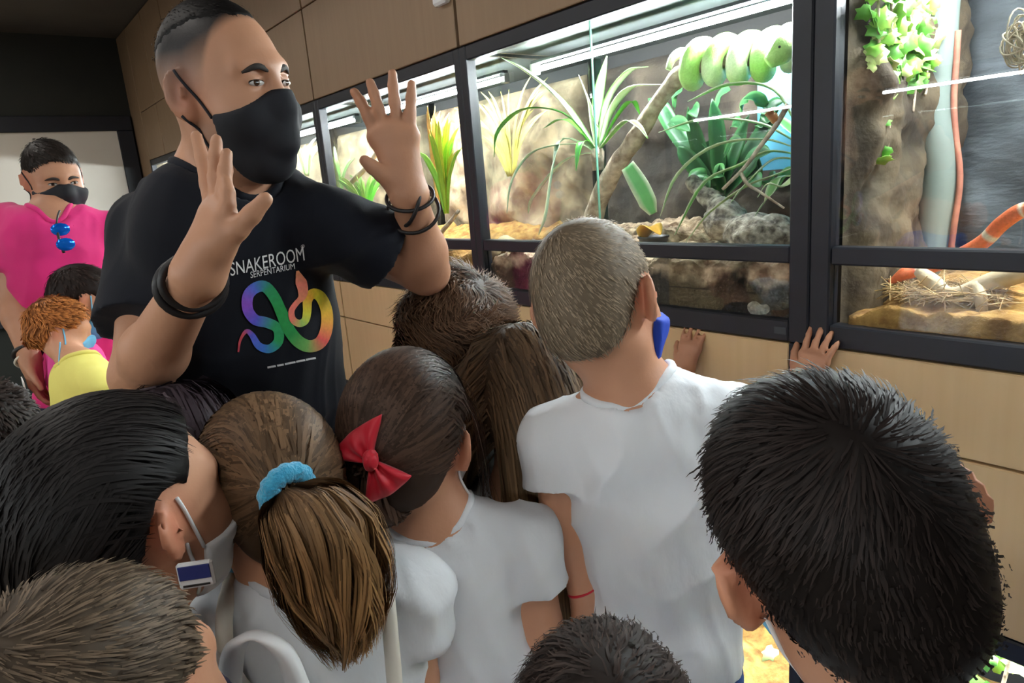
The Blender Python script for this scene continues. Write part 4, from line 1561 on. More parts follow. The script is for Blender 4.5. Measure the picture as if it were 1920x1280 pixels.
def shirt_folds(v, n, T, k, amp, seed, hem):
    l = T.loc(v)
    a = np.arctan2(l[:, 0], l[:, 1])
    hz = np.clip((-l[:, 2]) / .5, 0, 1.2)
    rid = lambda q, sd: 1 - 2.2 * np.abs(vnoise(q, sd)) ** .8
    f = .55 * rid(np.stack([l[:, 0] * 15 + 5 * l[:, 2], l[:, 1] * 15, l[:, 2] * 3.2], 1), seed) * (.4 + .6 * hz)
    f += .5 * rid(np.stack([l[:, 0] * 7 - 8 * l[:, 2], l[:, 1] * 7, l[:, 2] * 9 + l[:, 0] * 7], 1), seed + 5)
    f += .35 * vnoise(l * 9, seed + 8)
    f += .30 * rid(np.stack([l[:, 0] * 30 + 9 * l[:, 2], l[:, 1] * 30, l[:, 2] * 5], 1), seed + 11) * (vnoise(l * 6, seed + 12) * .5 + .5)
    f += 1.0 * np.clip(hz - .5, 0, 1) * np.sin(l[:, 2] * 48 + 4 * vnoise(l * 7, seed + 2))
    return v + n * (amp * f)[:, None]


def person(label, head, psi, pitch, roll, hk, k, tpsi, neck=None, lean=0, troll=0, shirt='tee_white', trousers='jeans', arms=None, h=.0068,
           skin=SKIN_K, fine=False, sleeve=.58, cat='person', hoff=None, seed=1, group=None, fold=.008, neckr=None, hem=.10, paint=None, shw=.172, chest=1.0, ears=True, hands=None, bare=False, cran=True, zs=1.0, vn=1.0, band=True, ear=(.86, .001)):
    """builds root, body, shirt, trousers, shoes. arms: {'l': (elbow, wrist, dir, palm normal, thumb side, curl) or None}"""
    Hc = at(*head)
    H = Fr(Hc, psi, pitch, roll, hk, zs)
    if cran:                                        # the given point is the centre of the skull
        H.c = H.w(0, .008, -.026)
    N = H.w(0, -.03, -.10) + A_([0, 0, -.075 * hk]) if neck is None else at(*neck)
    T = Fr(N, tpsi, lean, troll, 1.0)
    up, rt, fw = T.u, T.r, T.f
    Pv = N - up * .54 * k
    root = empty('person', (Pv[0], Pv[1], 0), label, cat, group)
    S = Sdf()
    head_sdf(S, H, 0, ears, fine, k < .85, ear)
    nr = (.050 if k > .85 else .046) * hk if neckr is None else neckr
    S.cone(H.w(0, -.02, -.045), N + up * .0, nr, nr * 1.08, .03 * hk)
    S.cone(N, N - up * .05 * k, nr * 1.1, nr * 1.2, .04 * k)
    S.cone(N - up * .12 * k, Pv, .150 * k * chest, .135 * k * chest, .05 * k, fr=T.M, ys=.64)
    J = {}
    for sd, s in (('l', -1), ('r', 1)):
        sh = N + rt * s * shw * k - up * .062 * k
        if arms and arms.get(sd) and len(arms[sd]) > 6 and arms[sd][6] is not None:
            sh = arms[sd][6]
        S.cone(N - up * .03 * k + rt * s * .05 * k, sh, .040 * k, .046 * k, .04 * k)
        if arms and arms.get(sd):
            el, wr, d, pn, ts, cu = arms[sd][:6]
        else:
            el = sh - up * .27 * k + rt * s * .04 * k - fw * .02 * k
            wr = el - up * .235 * k + fw * .07 * k
            d, pn, ts, cu = wr - el, -rt * s, fw, .35
        S.cone(sh, el, .045 * k, .040 * k, .03 * k)
        md = .72 * el + .28 * wr
        S.cone(el, md, .040 * k, .042 * k, .02 * k)
        S.cone(md, wr, .042 * k, .0265 * k, .02 * k)
        if hands and sd in hands:
            ch, th = hands[sd]
        else:
            ch, th = hand_joints(wr, d, pn, ts, k, cu)
        hand_sdf(S, wr, ch, th, k)
        J[sd] = (sh, el, wr, ch, th)
    v, q = S.mesh(h)
    v = relax(v, q, 1, .4)
    n = vnormals(v, q)
    l = H.loc(v)
    col = np.tile(A_(skin), (len(v), 1))
    near = np.exp(-(((np.abs(l[:, 0]) - .083) / .018) ** 2 + ((l[:, 1] + .008) / .03) ** 2 + (l[:, 2] / .04) ** 2))
    col = col * (1 - near[:, None] * A_([.0, .28, .3]))
    lipm = np.exp(-((l[:, 0] / .022) ** 2 + ((l[:, 2] + .068) / .008) ** 2)) * (l[:, 1] > .06)
    col = col * (1 - lipm[:, None] * A_([.1, .4, .35]))
    if paint is not None:
        col = paint(l, col, v, n)
    body = link('body', me_from('body', v, q, None, np.clip(col, 0, 1)), M['skin'], root)
    # shirt
    S = Sdf()
    g = .012 * max(k, .75)
    S.cone(N - up * .115 * k, Pv - up * hem * k, .155 * k * chest + g, .152 * k * chest + g, .05 * k, flat=(0, 1), fr=T.M, ys=.68)
    for sd, s in (('l', -1), ('r', 1)):
        sh, el, wr = J[sd][:3]
        S.cone(N - up * .035 * k + rt * s * .05 * k, sh, .046 * k + g, .050 * k + g, .04 * k)
        if not bare:
            e2 = sh + (el - sh) * (sleeve[sd] if isinstance(sleeve, dict) else sleeve)
            S.cone(sh, e2, .050 * k + g, .054 * k + g * 1.7, .025 * k, flat=(0, 1))
    if not bare:
        S.cone(N - up * .03 * k - fw * .0, N + (H.w(0, -.02, -.045) - N) * .9 + up * .03, nr * 1.02 + .006, nr * 1.0 + .02, .008, 's')
        S.ell(N + fw * .05 * k - up * .01 * k, (nr * vn, nr * .9 * vn, .035 * k * vn), T.M, .01, 's')
    v, q = S.mesh(max(h, .005))
    v = relax(v, q, 2, .5)
    v = shirt_folds(v, vnormals(v, q), T, k, fold, seed, 0)
    shirt_o = link('shirt', me_from('shirt', v, q), M[shirt], root)
    if band:                                        # ribbed neckband along the rim of the neck opening
        bv = BVHTree.FromPolygons(v.tolist(), q.tolist())
        ringp = []
        for a in np.linspace(0, 2 * np.pi, 49)[:-1]:
            dr = math.cos(a) * rt + math.sin(a) * fw
            best = None
            for e_ in np.arange(.007, .034, .003):
                o_ = N + dr * (nr + e_ + (.014 * k * max(0, math.sin(a)))) + up * .15
                hit = bv.ray_cast(Vector(o_), Vector(-up), .4)
                if hit[0] is not None:
                    hp = A_(hit[0])
                    if best is None or hp @ up - .5 * e_ > best[0]:
                        best = (hp @ up - .5 * e_, hp)
            if best is not None:
                ringp.append(best[1])
        if len(ringp) > 30:
            ringp = A_(ringp)
            for _ in range(3):
                ringp = .5 * ringp + .25 * (np.roll(ringp, 1, 0) + np.roll(ringp, -1, 0))
            MB().tube(ringp + up * .002, .0085 * max(k, .75), 8, closed=True).build('neckband', M[shirt], shirt_o, smooth=True)
    # trousers and shoes
    S = Sdf()
    S.cone(Pv + up * .02 * k, Pv - up * .08 * k, .135 * k, .14 * k, .04 * k, fr=T.M, ys=.72)
    hz = Pv[2] - .09 * k
    feet = []
    for s in (-1, 1):
        hp = Pv + rt * s * .075 * k - up * .09 * k
        ft = A_([Pv[0], Pv[1], 0]) + rt * A_([1, 1, 0]) * s * .10 * k
        kn = A_([*(.5 * (hp + ft))[:2], hz * .5 + .02]) + fw * .02 * k
        an_ = A_([ft[0], ft[1], .085 * k])
        S.cone(hp, kn, .085 * k, .062 * k, .04 * k)
        S.cone(kn, an_ - A_([0, 0, .04 * k]), .062 * k, .052 * k, .02 * k, flat=(0, 1))
        feet.append(an_)
    v, q = S.mesh(.012)
    link('trousers', me_from('trousers', v, q), M[trousers], root)
    for an_ in feet:
        S = Sdf()
        f2 = unit(A_([fw[0], fw[1], 0]))
        c0 = A_([an_[0], an_[1], .038 * k])
        S.cone(c0 - f2 * .05 * k, c0 + f2 * .13 * k, .038 * k, .036 * k, .02 * k)
        S.cone(c0, c0 + A_([0, 0, .05 * k]), .042 * k, .04 * k, .03 * k)
        S.plane(A_([an_[0], an_[1], .002]), (0, 0, -1), .5, .002)
        v, q = S.mesh(.010)
        link('shoe', me_from('shoe', v, q), M['shoe'], root)
    return dict(root=root, H=H, N=N, T=T, body=body, shirt=shirt_o, J=J, Pv=Pv, k=k, nr=nr)


def sh_hit(bvh, px, py):
    d = unit(at(px, py, 1.0) - CAM)
    r = bvh.ray_cast(Vector(CAM), Vector(d), 5.0)
    return None if r[0] is None else (A_(r[0]), A_(r[1]))


def eyes(P, gaze=(0, 1, 0), iris=srgb(60, 38, 24)):
    H, root = P['H'], P['root']
    g = unit(gaze[0] * H.r + gaze[1] * H.f + gaze[2] * H.u)
    for s in (-1, 1):
        # the open part of the eye between the lids: almond-shaped, iris turned to the gaze, dark lash line above
        E_ = Fr(H.w(s * .0315, .0895, .0030), 0)
        ang = rad(-13 * s)
        E_.r = math.cos(ang) * H.r + math.sin(ang) * H.f
        E_.f = math.cos(ang) * H.f - math.sin(ang) * H.r
        E_.u = H.u
        E_.M, E_.k, E_.zs, E_.sv = A_([E_.r, E_.f, E_.u]), H.k, 1.0, A_([1, 1, 1.0])
        S = Sdf().ell(E_.c, A_([.0135, .0040, .0052]) * H.k, E_.M)
        v, q = S.mesh(.0009)
        l = E_.loc(v)
        gx = .0045 * gaze[0] / max(abs(gaze[1]), .3)
        dr = np.hypot(l[:, 0] - gx, l[:, 2] - .0004)
        col = np.where((dr < .0024)[:, None], (.008, .008, .008), np.where((dr < .0052)[:, None], iris, (.42, .39, .37)))
        lash = (l[:, 2] > .0052 * np.sqrt(np.clip(1 - (l[:, 0] / .0135) ** 2, 0, 1)) - .0022)
        col = np.where(lash[:, None], (.012, .010, .009), col)
        link('eye', me_from('eye', v, q, None, col), M['eye'], root)


def brows(P, col, y0=.0, thick=.0045):
    H, root = P['H'], P['root']
    mb = mat('brow_hair', col, .7)
    for s in (-1, 1):
        pts = [H.w(s * .012, .0985, .0180), H.w(s * .030, .0952, .0225), H.w(s * .050, .0825, .0155)]
        MB().tube(bez(pts, 10), thick * H.k * A_([.8, 1, 1.05, 1.05, 1, 1, .9, .8, .6, .35]), 8, flat=(H.f, .5)).build('eyebrow', mb, root, smooth=True)


def bracelet(name, W, ax, r, th, m, parent, tilt=(0, 0, 0)):
    ax = unit(A_(ax) + A_(tilt))
    a = unit(np.cross(ax, (0, 0, 1) if abs(ax[2]) < .9 else (1, 0, 0)))
    b = np.cross(ax, a)
    t = np.linspace(0, 2 * np.pi, 29)[:-1]
    R = W + r * (np.cos(t)[:, None] * a + np.sin(t)[:, None] * b * .9)
    return MB().tube(R, th, 7, closed=True).build(name, m, parent, smooth=True)


M['navy_blue'] = mat('navy_blue_plastic', srgb(40, 52, 120), .5)
# ================================================================== the guide in the black T-shirt
gd = .93
def J(*p):
    return at(*p)
r_el, r_wr = J(265, 705, .95), J(372, 514, .76)
l_el, l_wr = J(798, 508, 1.15), J(768, 366, 1.02)
lh = ([[J(706, 258, 1.0), J(690, 218, .995), J(677, 192, .995), J(664, 172, .995)],
       [J(722, 246, 1.0), J(710, 205, .99), J(702, 177, .99), J(694, 154, .99)],
       [J(746, 240, 1.0), J(740, 192, .99), J(737, 162, .99), J(736, 137, .99)],
       [J(770, 254, 1.0), J(769, 212, .995), J(771, 184, .995), J(772, 158, .995)]],
      [J(742, 338, 1.01), J(716, 326, .995), J(698, 313, .99), J(684, 301, .985)])
rh = ([[J(399, 400, .765), J(389, 345, .77), J(380, 300, .775), J(368, 255, .78)],
       [J(408, 396, .755), J(404, 335, .755), J(404, 295, .755), J(406, 262, .758)],
       [J(416, 402, .745), J(420, 355, .742), J(422, 320, .742), J(425, 288, .745)],
       [J(420, 418, .735), J(427, 386, .732), J(427, 362, .732), J(424, 342, .735)]],
      [J(405, 462, .742), J(445, 430, .73), J(472, 402, .727), J(497, 374, .727)])


def guide_paint(l, col, v, n):
    # close-cropped fade: dark on top, stubble thinning out above the ear
    z, y, x = l[:, 2], l[:, 1], l[:, 0]
    line = np.interp(y, [-.12, -.05, 0, .03, .06, .09], [-.09, -.05, .0, .02, .05, .085])
    scalp = np.clip((z - line) / .012, 0, 1)
    line2 = np.interp(y, [-.12, -.05, 0, .03, .045, .07, .10], [-.09, -.06, -.03, .0, .055, .09, .097])
    sc = np.clip((z - line2) / .03, 0, 1) * (z > -.1)
    t = sc * .42 * np.clip((z + .05) / .05, .3, 1)
    col = col * (1 - t[:, None]) + A_(srgb(88, 80, 70)) * t[:, None]
    t = sc * np.clip((z - .008 - .04 * np.clip(y / .08, 0, 1)) / .045, 0, 1)
    col = col * (1 - t[:, None]) + A_(srgb(34, 31, 32)) * t[:, None]
    beard = np.clip((-.025 - z) / .02, 0, 1) * np.clip((y + .02) / .02, 0, 1) * (np.abs(x) < .075) * (z > -.13) * .35
    return col * (1 - beard[:, None]) + A_(srgb(90, 72, 62)) * beard[:, None]


G = person('man in black T-shirt and black face mask raising both open hands', (428, 170, gd), -63, 2, 5, .87, .94, -74, cran=False, zs=1.13, neckr=.054, neck=(425, 345, 1.02), lean=2, shirt='tee_black', trousers='navy',
           arms={'r': (r_el, r_wr, None, None, None, 0, J(288, 440, 1.04)), 'l': (l_el, l_wr, None, None, None, 0, J(622, 425, 1.04))}, hands={'l': lh, 'r': rh},
           h=.0036, skin=SKIN, fine=True, paint=guide_paint, sleeve={'l': .5, 'r': .66}, fold=.007, seed=3)
eyes(G, (.4, 1, -.15))
brows(G, srgb(38, 30, 26))
mask_obj(G, M['mask_black'], zt=-.006, sl=.42)
Hr = Hair(G['H'], th=.002, col=srgb(26, 23, 23), seed=11, line=lambda y: np.interp(y, [-.14, -.09, -.04, .0, .03, .06, .09], [.03, .04, .062, .075, .082, .084, .09]))
Hr.short(5000, L=.005, lift=.06, clump=.2, wid=.0009, fwd=.8, whorl=(0, -.05, .1)).build(G['root'])
for k_, (t_, tl) in enumerate(((.02, (0, 0, .0)), (.10, (.1, 0, .1)), (.19, (-.1, .1, 0)))):
    w_ = l_wr + (l_el - l_wr) * t_
    bracelet('bracelet', w_, l_el - l_wr, .0355 + .0025 * k_, .0030, M['leather'], G['root'], tl)
w_ = r_wr + (r_el - r_wr) * .10
for t_, rr, th_ in ((.06, .034, .0045), (.10, .036, .0055)):
    bracelet('bracelet', r_wr + (r_el - r_wr) * t_, r_el - r_wr, rr, th_, M['leather'], G['root'], (.0, .05, .15))

# shirt print
sv = [Vector(tuple(v.co)) for v in G['shirt'].data.vertices]
bvh = BVHTree.FromPolygons(sv, [tuple(p.vertices) for p in G['shirt'].data.polygons])


def text_on(txt, quad, name, fit=True):
    """lettering wrapped onto the shirt; quad = TL, TR, BR, BL corners on the chest"""
    cu = bpy.data.curves.new('t', 'FONT')
    cu.body = txt
    cu.resolution_u = 3
    o = bpy.data.objects.new('t', cu)
    COL.objects.link(o)
    dg = bpy.context.evaluated_depsgraph_get()
    me = bpy.data.meshes.new_from_object(o.evaluated_get(dg))
    bpy.data.objects.remove(o)
    V = A_([v.co[:2] for v in me.vertices])
    T = []
    me.calc_loop_triangles()
    T = [tuple(t.vertices) for t in me.loop_triangles]
    lo, hi = V.min(0), V.max(0)
    uv = (V - lo) / (hi - lo)
    tl, tr_, br_, bl = [A_(c, float) for c in quad]
    out, ok = [], []
    for u, w in uv:
        p = (bl * (1 - u) + br_ * u) * (1 - w) + (tl * (1 - u) + tr_ * u) * w
        hh = sh_hit(bvh, *p)
        ok.append(hh is not None)
        out.append(hh[0] + hh[1] * .0016 if hh else A_([0, 0, 0]))
    T = [t for t in T if all(ok[i] for i in t)]
    if not T:
        return
    me2 = me_from(name, A_(out), None, T, np.tile(A_(srgb(235, 235, 235)), (len(out), 1)), smooth=False)
    return link(name, me2, M['print'], G['shirt'])


def strip_on(path, wid, cols, name, n=160):
    P2 = bez(path, n)
    t = np.linspace(0, 1, n)
    wv = np.interp(t, np.linspace(0, 1, len(wid)), wid)
    cc = A_([srgb(*c) for c in cols])
    tc = np.linspace(0, 1, len(cols))
    T2 = np.gradient(P2, axis=0)
    T2 /= np.linalg.norm(T2, axis=1)[:, None]
    B2 = np.stack([-T2[:, 1], T2[:, 0]], 1)
    V, C, ok = [], [], []
    for i in range(n):
        for s_ in (-1, 0, 1):
            hh = sh_hit(bvh, *(P2[i] + B2[i] * s_ * wv[i] * .5))
            ok.append(hh is not None)
            V.append(hh[0] + hh[1] * (.0014 + .0006 * t[i]) if hh else A_([0, 0, 0]))
            C.append([np.interp(t[i], tc, cc[:, j]) for j in range(3)])
    Q = []
    for i in range(n - 1):
        for a in (0, 1):
            f = (3 * i + a, 3 * i + a + 1, 3 * i + a + 4, 3 * i + a + 3)
            if all(ok[j] for j in f):
                Q.append(f)
    return link(name, me_from(name, A_(V), Q, None, A_(C), smooth=True), M['print'], G['shirt'])


text_on('SNAKEROOM', ((430, 493), (569, 461), (572, 487), (432, 517)), 'lettering')
text_on('SERPENTARIUM', ((468, 509), (551, 493), (552, 504), (469, 521)), 'lettering')
text_on('®', ((565, 458), (572, 457), (572, 464), (565, 465)), 'lettering')
cpx = lambda pts: [(160 + x * .3648, 400 + y * .3648) for x, y in pts]
strip_on(cpx([(785, 712), (795, 650), (825, 605), (855, 625), (890, 680), (945, 695), (990, 655), (985, 590), (930, 560), (870, 545), (832, 490), (835, 420), (875, 380), (925, 378),
              (975, 440), (1010, 520), (1045, 600), (1095, 660), (1150, 682), (1205, 660), (1235, 590), (1235, 500), (1205, 430), (1165, 412), (1138, 445), (1135, 505), (1125, 550), (1095, 565), (1062, 545),
              (1055, 500), (1080, 460), (1108, 430), (1113, 390), (1100, 340), (1086, 295)]),
         [3, 5, 9, 13, 16, 18, 19, 20, 20, 21, 21, 21, 21, 22, 23, 23, 23, 22, 21, 19, 17, 15, 14, 13, 11, 10, 18, 22, 5],
         [(200, 60, 80), (215, 80, 90), (90, 90, 215), (60, 120, 220), (30, 165, 90), (40, 160, 100), (90, 90, 220), (150, 80, 210), (80, 110, 220), (20, 150, 90), (25, 155, 70), (25, 150, 70), (120, 180, 90), (235, 90, 90),
          (240, 180, 50), (235, 225, 50), (245, 170, 50), (230, 220, 60), (150, 190, 90), (235, 120, 100), (240, 120, 105), (235, 140, 100), (240, 130, 110), (240, 160, 110)], 'snake_emblem')
for a_, b_ in ((0, .17), (.2, .33), (.36, .58), (.6, .78), (.8, 1.0)):           # tiny illegible line below the emblem
    q0, q1 = A_([501, 688.5]), A_([590, 670.5])
    strip_on([tuple(q0 + (q1 - q0) * a_), tuple(q0 + (q1 - q0) * (a_ + b_) / 2), tuple(q0 + (q1 - q0) * b_)], [3.6, 3.6], [(215, 215, 215), (225, 225, 225)], 'small_print', 12)

# ================================================================== the boy in the white T-shirt
hW = onY(1505, 728, -.045)
B = person('light-haired boy in white T-shirt with a royal blue mask, leaning to the glass', (1110, 535, .90), 17, 8, -10, .91, .70, 38, neck=(1195, 740, .93), troll=-3,
           arms={'l': (J(1050, 985, .97), J(1092, 1100, .97), A_([.02, .05, -1]), A_([1, 0, 0]), A_([0, 1, 0]), .5, None),
                 'r': (.5 * (J(1330, 770, .97) + hW) - A_([0, 0, .1]), hW, onY(1535, 650, -.02) - hW, A_([0, 1, 0]), A_([-1, 0, 0]), .12, None)}, ear=(.98, .003), seed=5, fold=.015, hem=.05, h=.0045, sleeve=.62)
LB = A_(srgb(156, 138, 116))
Hair(B['H'], th=.006, col=LB * .8, seed=21).short(14000, L=.011, lift=.10, clump=.2, wid=.0007, col1=LB * 1.1, swirl=.5, var=.3).build(B['root'])
mask_obj(B, M['mask_royal'], loops=0, bulge=.012)
bracelet('bracelet', J(1094, 1104, .97), J(1050, 985, .97) - J(1092, 1100, .97), .023, .002, M['red'], B['root'])

# ================================================================== girl with the red bow
R_ = person('girl in white T-shirt with a big red bow in her dark brown hair', (762, 795, .90), 42, 10, 4, .94, .71, 55, neck=(815, 985, .915), seed=7, sleeve=.66, h=.0055,
            arms={'r': (J(1005, 1130, .94), J(1030, 1270, .96), A_([0, .1, -1]), A_([-1, 0, 0]), A_([0, 1, 0]), .4, None)}, fold=.014, )
BR = A_(srgb(74, 56, 46))
tieR = J(692, 872, .812)
hr = Hair(R_['H'], th=.011, col=BR, seed=31)
hr.tied(tieR, 5200, wid=.0018, col1=BR * .8, var=.45)
hr.tail([tieR, J(700, 925, .82), J(735, 965, .84), J(765, 950, .85)], [.012, .02, .016, .006], n=500, k=10)
hr.fall(40, end=-.15, part=-.2, cond=lambda l: (l[:, 0] > .05) & (l[:, 1] > .0), wid=.0010, col1=BR * 1.8, back=0)
hr.build(R_['root'])
mask_obj(R_, M['mask_white'])
S0 = tieR
vw = unit(S0 - CAM)


def bow_fan(cpx_, tip1, tip2, name, parent, depth, bulge=.018):
    """pleated ribbon loop from the knot to an outer edge between two points"""
    c = at(*cpx_)
    a, b = at(*tip1), at(*tip2)
    nw, nl = 25, 14
    nrm = -unit(np.cross(b - a, (a + b) / 2 - c))
    if nrm @ vw > 0:
        nrm = -nrm
    V = []
    for side in (1, -1):
        for i in range(nl):
            t = i / (nl - 1)
            for j in range(nw):
                u = j / (nw - 1)
                e = a * (1 - u) + b * u
                c2 = c + (e - (a + b) / 2) * .18
                p = c2 * (1 - t) + e * t
                p = p + unit((a + b) / 2 - c) * .006 * math.sin(math.pi * u) * t
                pl_ = .0035 * math.sin(u * math.pi * 5) * (1 - .45 * t)
                bl_ = bulge * math.sin(math.pi * min(1, t * 1.02)) ** .7 * math.sin(math.pi * (.1 + .8 * u)) * .6 + .001
                V.append(p + nrm * (pl_ + side * bl_))
    idx = np.arange(2 * nl * nw).reshape(2, nl, nw)
    Q = []
    for sd in (0, 1):
        g_ = idx[sd]
        q = np.stack([g_[:-1, :-1], g_[1:, :-1], g_[1:, 1:], g_[:-1, 1:]], -1).reshape(-1, 4)
        Q.append(q if sd else q[:, ::-1])
    for e0, e1 in ((idx[0, :, 0], idx[1, :, 0]), (idx[1, :, -1], idx[0, :, -1]), (idx[1, 0], idx[0, 0]), (idx[0, -1], idx[1, -1])):
        Q.append(np.stack([e0[:-1], e0[1:], e1[1:], e1[:-1]], 1))
    return link(name, me_from(name, A_(V), np.vstack(Q)), M['red'], parent)


db = .788
bow = bow_fan((690, 860, db), (614, 858, db + .01), (716, 776, db - .005), 'hair_bow', R_['root'], db)
bow_fan((700, 868, db), (684, 944, db), (772, 892, db + .005), 'bow_loop', bow, db)
S = Sdf()
kc = J(695, 863, db - .010)
S.ell(kc, (.009, .009, .013), A_([RT, FW, UP]), .004)
v, q = S.mesh(.0025)
v += vnormals(v, q) * (.0012 * np.sin(v[:, 0] * 900))[:, None]
link('knot', me_from('knot', v, q), M['red'], bow)

# ================================================================== girl with the ponytail
Pn = person('girl with a brown ponytail in a light blue scrunchie and white T-shirt', (505, 890, .80), 92, 10, 0, .90, .68, 66, neck=(580, 1085, .80), seed=9, fold=.014, sleeve=.6,
            arms={'r': (J(775, 1230, .86), J(790, 1380, .9), A_([0, .1, -1]), A_([-1, 0, 0]), A_([0, 1, 0]), .4, None)})
PB = A_(srgb(96, 74, 54))
tieP = J(535, 915, .695)
hp_ = Hair(Pn['H'], th=.011, col=PB, seed=41)
hp_.tied(tieP, 5200, wid=.0018, col1=PB * 1.2, var=.5)
hp_.tail([tieP, J(565, 935, .67), J(605, 1000, .67), J(630, 1080, .68), J(655, 1160, .69), J(668, 1235, .70)], [.018, .042, .056, .056, .042, .014], n=3600, k=16, wid=.0013, col1=A_(srgb(150, 112, 70)), wave=.012, var=.55)
hp_.fall(40, end=-.12, part=.2, cond=lambda l: (l[:, 0] < -.05) & (l[:, 1] > .0), wid=.0010, col1=PB * 1.8, back=0)
hp_.build(Pn['root'])
mask_obj(Pn, M['mask_blue'])
ax_ = unit(J(580, 960, .665) - tieP)
a_ = unit(np.cross(ax_, UP))
b_ = np.cross(ax_, a_)
t_ = np.linspace(0, 2 * np.pi, 41)[:-1]
ring = tieP + ax_ * .004 + .0205 * (np.cos(t_)[:, None] * a_ + np.sin(t_)[:, None] * b_)
mbz = MB().tube(ring, .0105 + .001 * np.sin(t_ * 13), 12, closed=True)
mbz.build('scrunchie', M['scrunchie'], Pn['root'], smooth=True)
# her drawstring bag
bagc = Pn['T'].w(-.02, -.17, -.36)
bag = empty('backpack', bagc - A_([0, 0, .14]), 'cream drawstring backpack on the back of the ponytail girl', 'bag')
S = Sdf()
S.ell(bagc, (.095, .045, .13), Pn['T'].M, .02)
v, q = S.mesh(.006)
v += vnormals(v, q) * (.004 * fbm(v * 30, 2, 3))[:, None]
link('bag_body', me_from('bag_body', v, q), M['bag'], bag)
Tn = Pn['T']
tube_obj('carry_loop', [J(430, 1290, .62), J(440, 1215, .61), J(480, 1190, .61), J(530, 1220, .61), J(562, 1290, .62)], .011, M['mask_white'], bag, 26, 8, flat=(UP, .22))
for s in (-1, 1):
    tube_obj('strap', [Tn.w(s * .05, -.13, -.27), Tn.w(s * .075, -.126, -.14), Tn.w(s * .085, -.075, -.008), Tn.w(s * .088, .02, .012)], .009, M['bag'], bag, 20, 8, flat=(Tn.f, .3))

# ================================================================== long-haired girl, curly boy at the glass
hL = onY(1284, 700, -.04)
Lg = person('girl with long straight brown hair hanging down her back', (985, 715, 1.12), 18, 14, -4, .95, .68, 30, seed=13,
            arms={'r': (onY(1170, 800, -.3), hL, onY(1296, 640, -.015) - hL, A_([0, 1, 0]), A_([-1, 0, 0]), .22, None)})
LGc = A_(srgb(86, 68, 52))
hl_ = Hair(Lg['H'], th=.011, col=LGc * .8, seed=51)
tq = Lg['T']
caps = [(tq.w(0, 0, -.05), tq.w(0, 0, -.5), .125)]
hl_.fall(6500, end=-.46, col1=A_(srgb(178, 140, 96)), caps=caps, back=.5, wid=.0019, wave=.010, k=14, var=.5)
hl_.build(Lg['root'])
mask_obj(Lg, M['mask_white'])

Cb = person('boy with tousled wavy brown hair peering into the terrarium', (862, 610, 1.24), 2, 18, -4, .93, .68, 20, seed=15, shirt='tee_white')
CBc = A_(srgb(84, 62, 46))
Hair(Cb['H'], th=.014, col=CBc * .8, seed=61).short(8000, L=.05, lift=.18, clump=.9, wid=.0013, col1=CBc * 1.5, swirl=.8, fwd=-.3, rough=14, wavy=.007, k=7).build(Cb['root'])
mask_obj(Cb, M['mask_white'])

# ================================================================== foreground boys
Bb = person('dark-haired boy in the right foreground seen from behind, both ears showing', (1552, 950, .43), 50, 14, -19, .86, .70, 40, seed=17, ear=(1.0, .003))
BBc = A_(srgb(38, 31, 29))
Hair(Bb['H'], th=.010, col=BBc * .8, seed=71).short(14000, L=.022, lift=.05, clump=.5, wid=.0009, wavy=.001, col1=BBc * 1.35, swirl=.3, fwd=.9, rough=22, whorl=(0, -.075, .085), Lf=lambda l: np.interp(l[:, 2], [-.08, .02, .08], [.35, .7, 1.25])).build(Bb['root'])
mask_obj(Bb, M['mask_blue'], strap=M['mask_white'])
Cc = person('dark-haired boy whose hair crown shows at the bottom centre', (1135, 1405, .53), 52, 10, 0, .92, .66, 50, seed=19)
CCc = A_(srgb(58, 48, 44))
Hair(Cc['H'], th=.010, col=CCc * .8, seed=81).short(10000, L=.026, lift=.08, clump=.6, wid=.0011, wavy=.003, col1=CCc * 1.4, swirl=.6, rough=22).build(Cc['root'])
Bl = person('short-haired brown-haired boy in the bottom left corner with a navy mask', (155, 1312, .47), 40, 6, -4, .90, .68, 50, seed=23)
BLc = A_(srgb(104, 88, 72))
Hair(Bl['H'], th=.008, col=BLc * .75, seed=91).short(13000, L=.017, lift=.10, clump=.25, wid=.0008, col1=BLc * 1.15, swirl=.4).build(Bl['root'])
mask_obj(Bl, M['mask_navy'])

# ================================================================== dark-haired girl in profile, child behind
Dg = person('dark-haired girl in profile with her white mask slipped below the nose', (215, 928, .66), 22, -4, 0, .91, .70, 20, seed=25, fine=True)
DGc = A_(srgb(30, 27, 27))
hd_ = Hair(Dg['H'], th=.014, col=DGc, seed=101, shift=.010)
tD = Dg['H'].w(0, -.125, -.055)
hd_.tied(tD, 5500, k=11, cond=lambda l: ~((l[:, 1] > .01) & (l[:, 2] < .06)), wid=.0018, col1=DGc, var=.4)
hd_.tail([tD, tD + A_([-.01, -.02, -.05]), tD + A_([-.01, -.03, -.14]), tD + A_([0, -.03, -.24])], [.02, .045, .05, .02], n=1600, k=14, wave=.006)
hd_.build(Dg['root'])
mask_obj(Dg, M['mask_white'], drop=.012)
eyes(Dg, (.1, 1, .1))
brows(Dg, srgb(36, 28, 24), thick=.003)
Fb = Fr(J(368, 1076, .63), 60, 0, 0)
bd = link('badge', MB().box((-.016, -.003, -.013), (.016, .003, .013), .002).me('badge'), M['mask_white'], Dg['root'])
bn = link('badge_panel', MB().box((-.014, -.0045, -.003), (.014, -.0031, .011), .0005).me('badge_panel'), M['navy_blue'], bd, world=False)
bl_ = link('badge_line', MB().box((-.012, -.0042, -.010), (.012, -.0031, -.008), .0003).me('badge_line'), M['leather'], bd, world=False)
bd.matrix_local = Matrix([[*Fb.M.T[i], Fb.c[i] + bd.location[i]] for i in range(3)] + [[0, 0, 0, 1]])
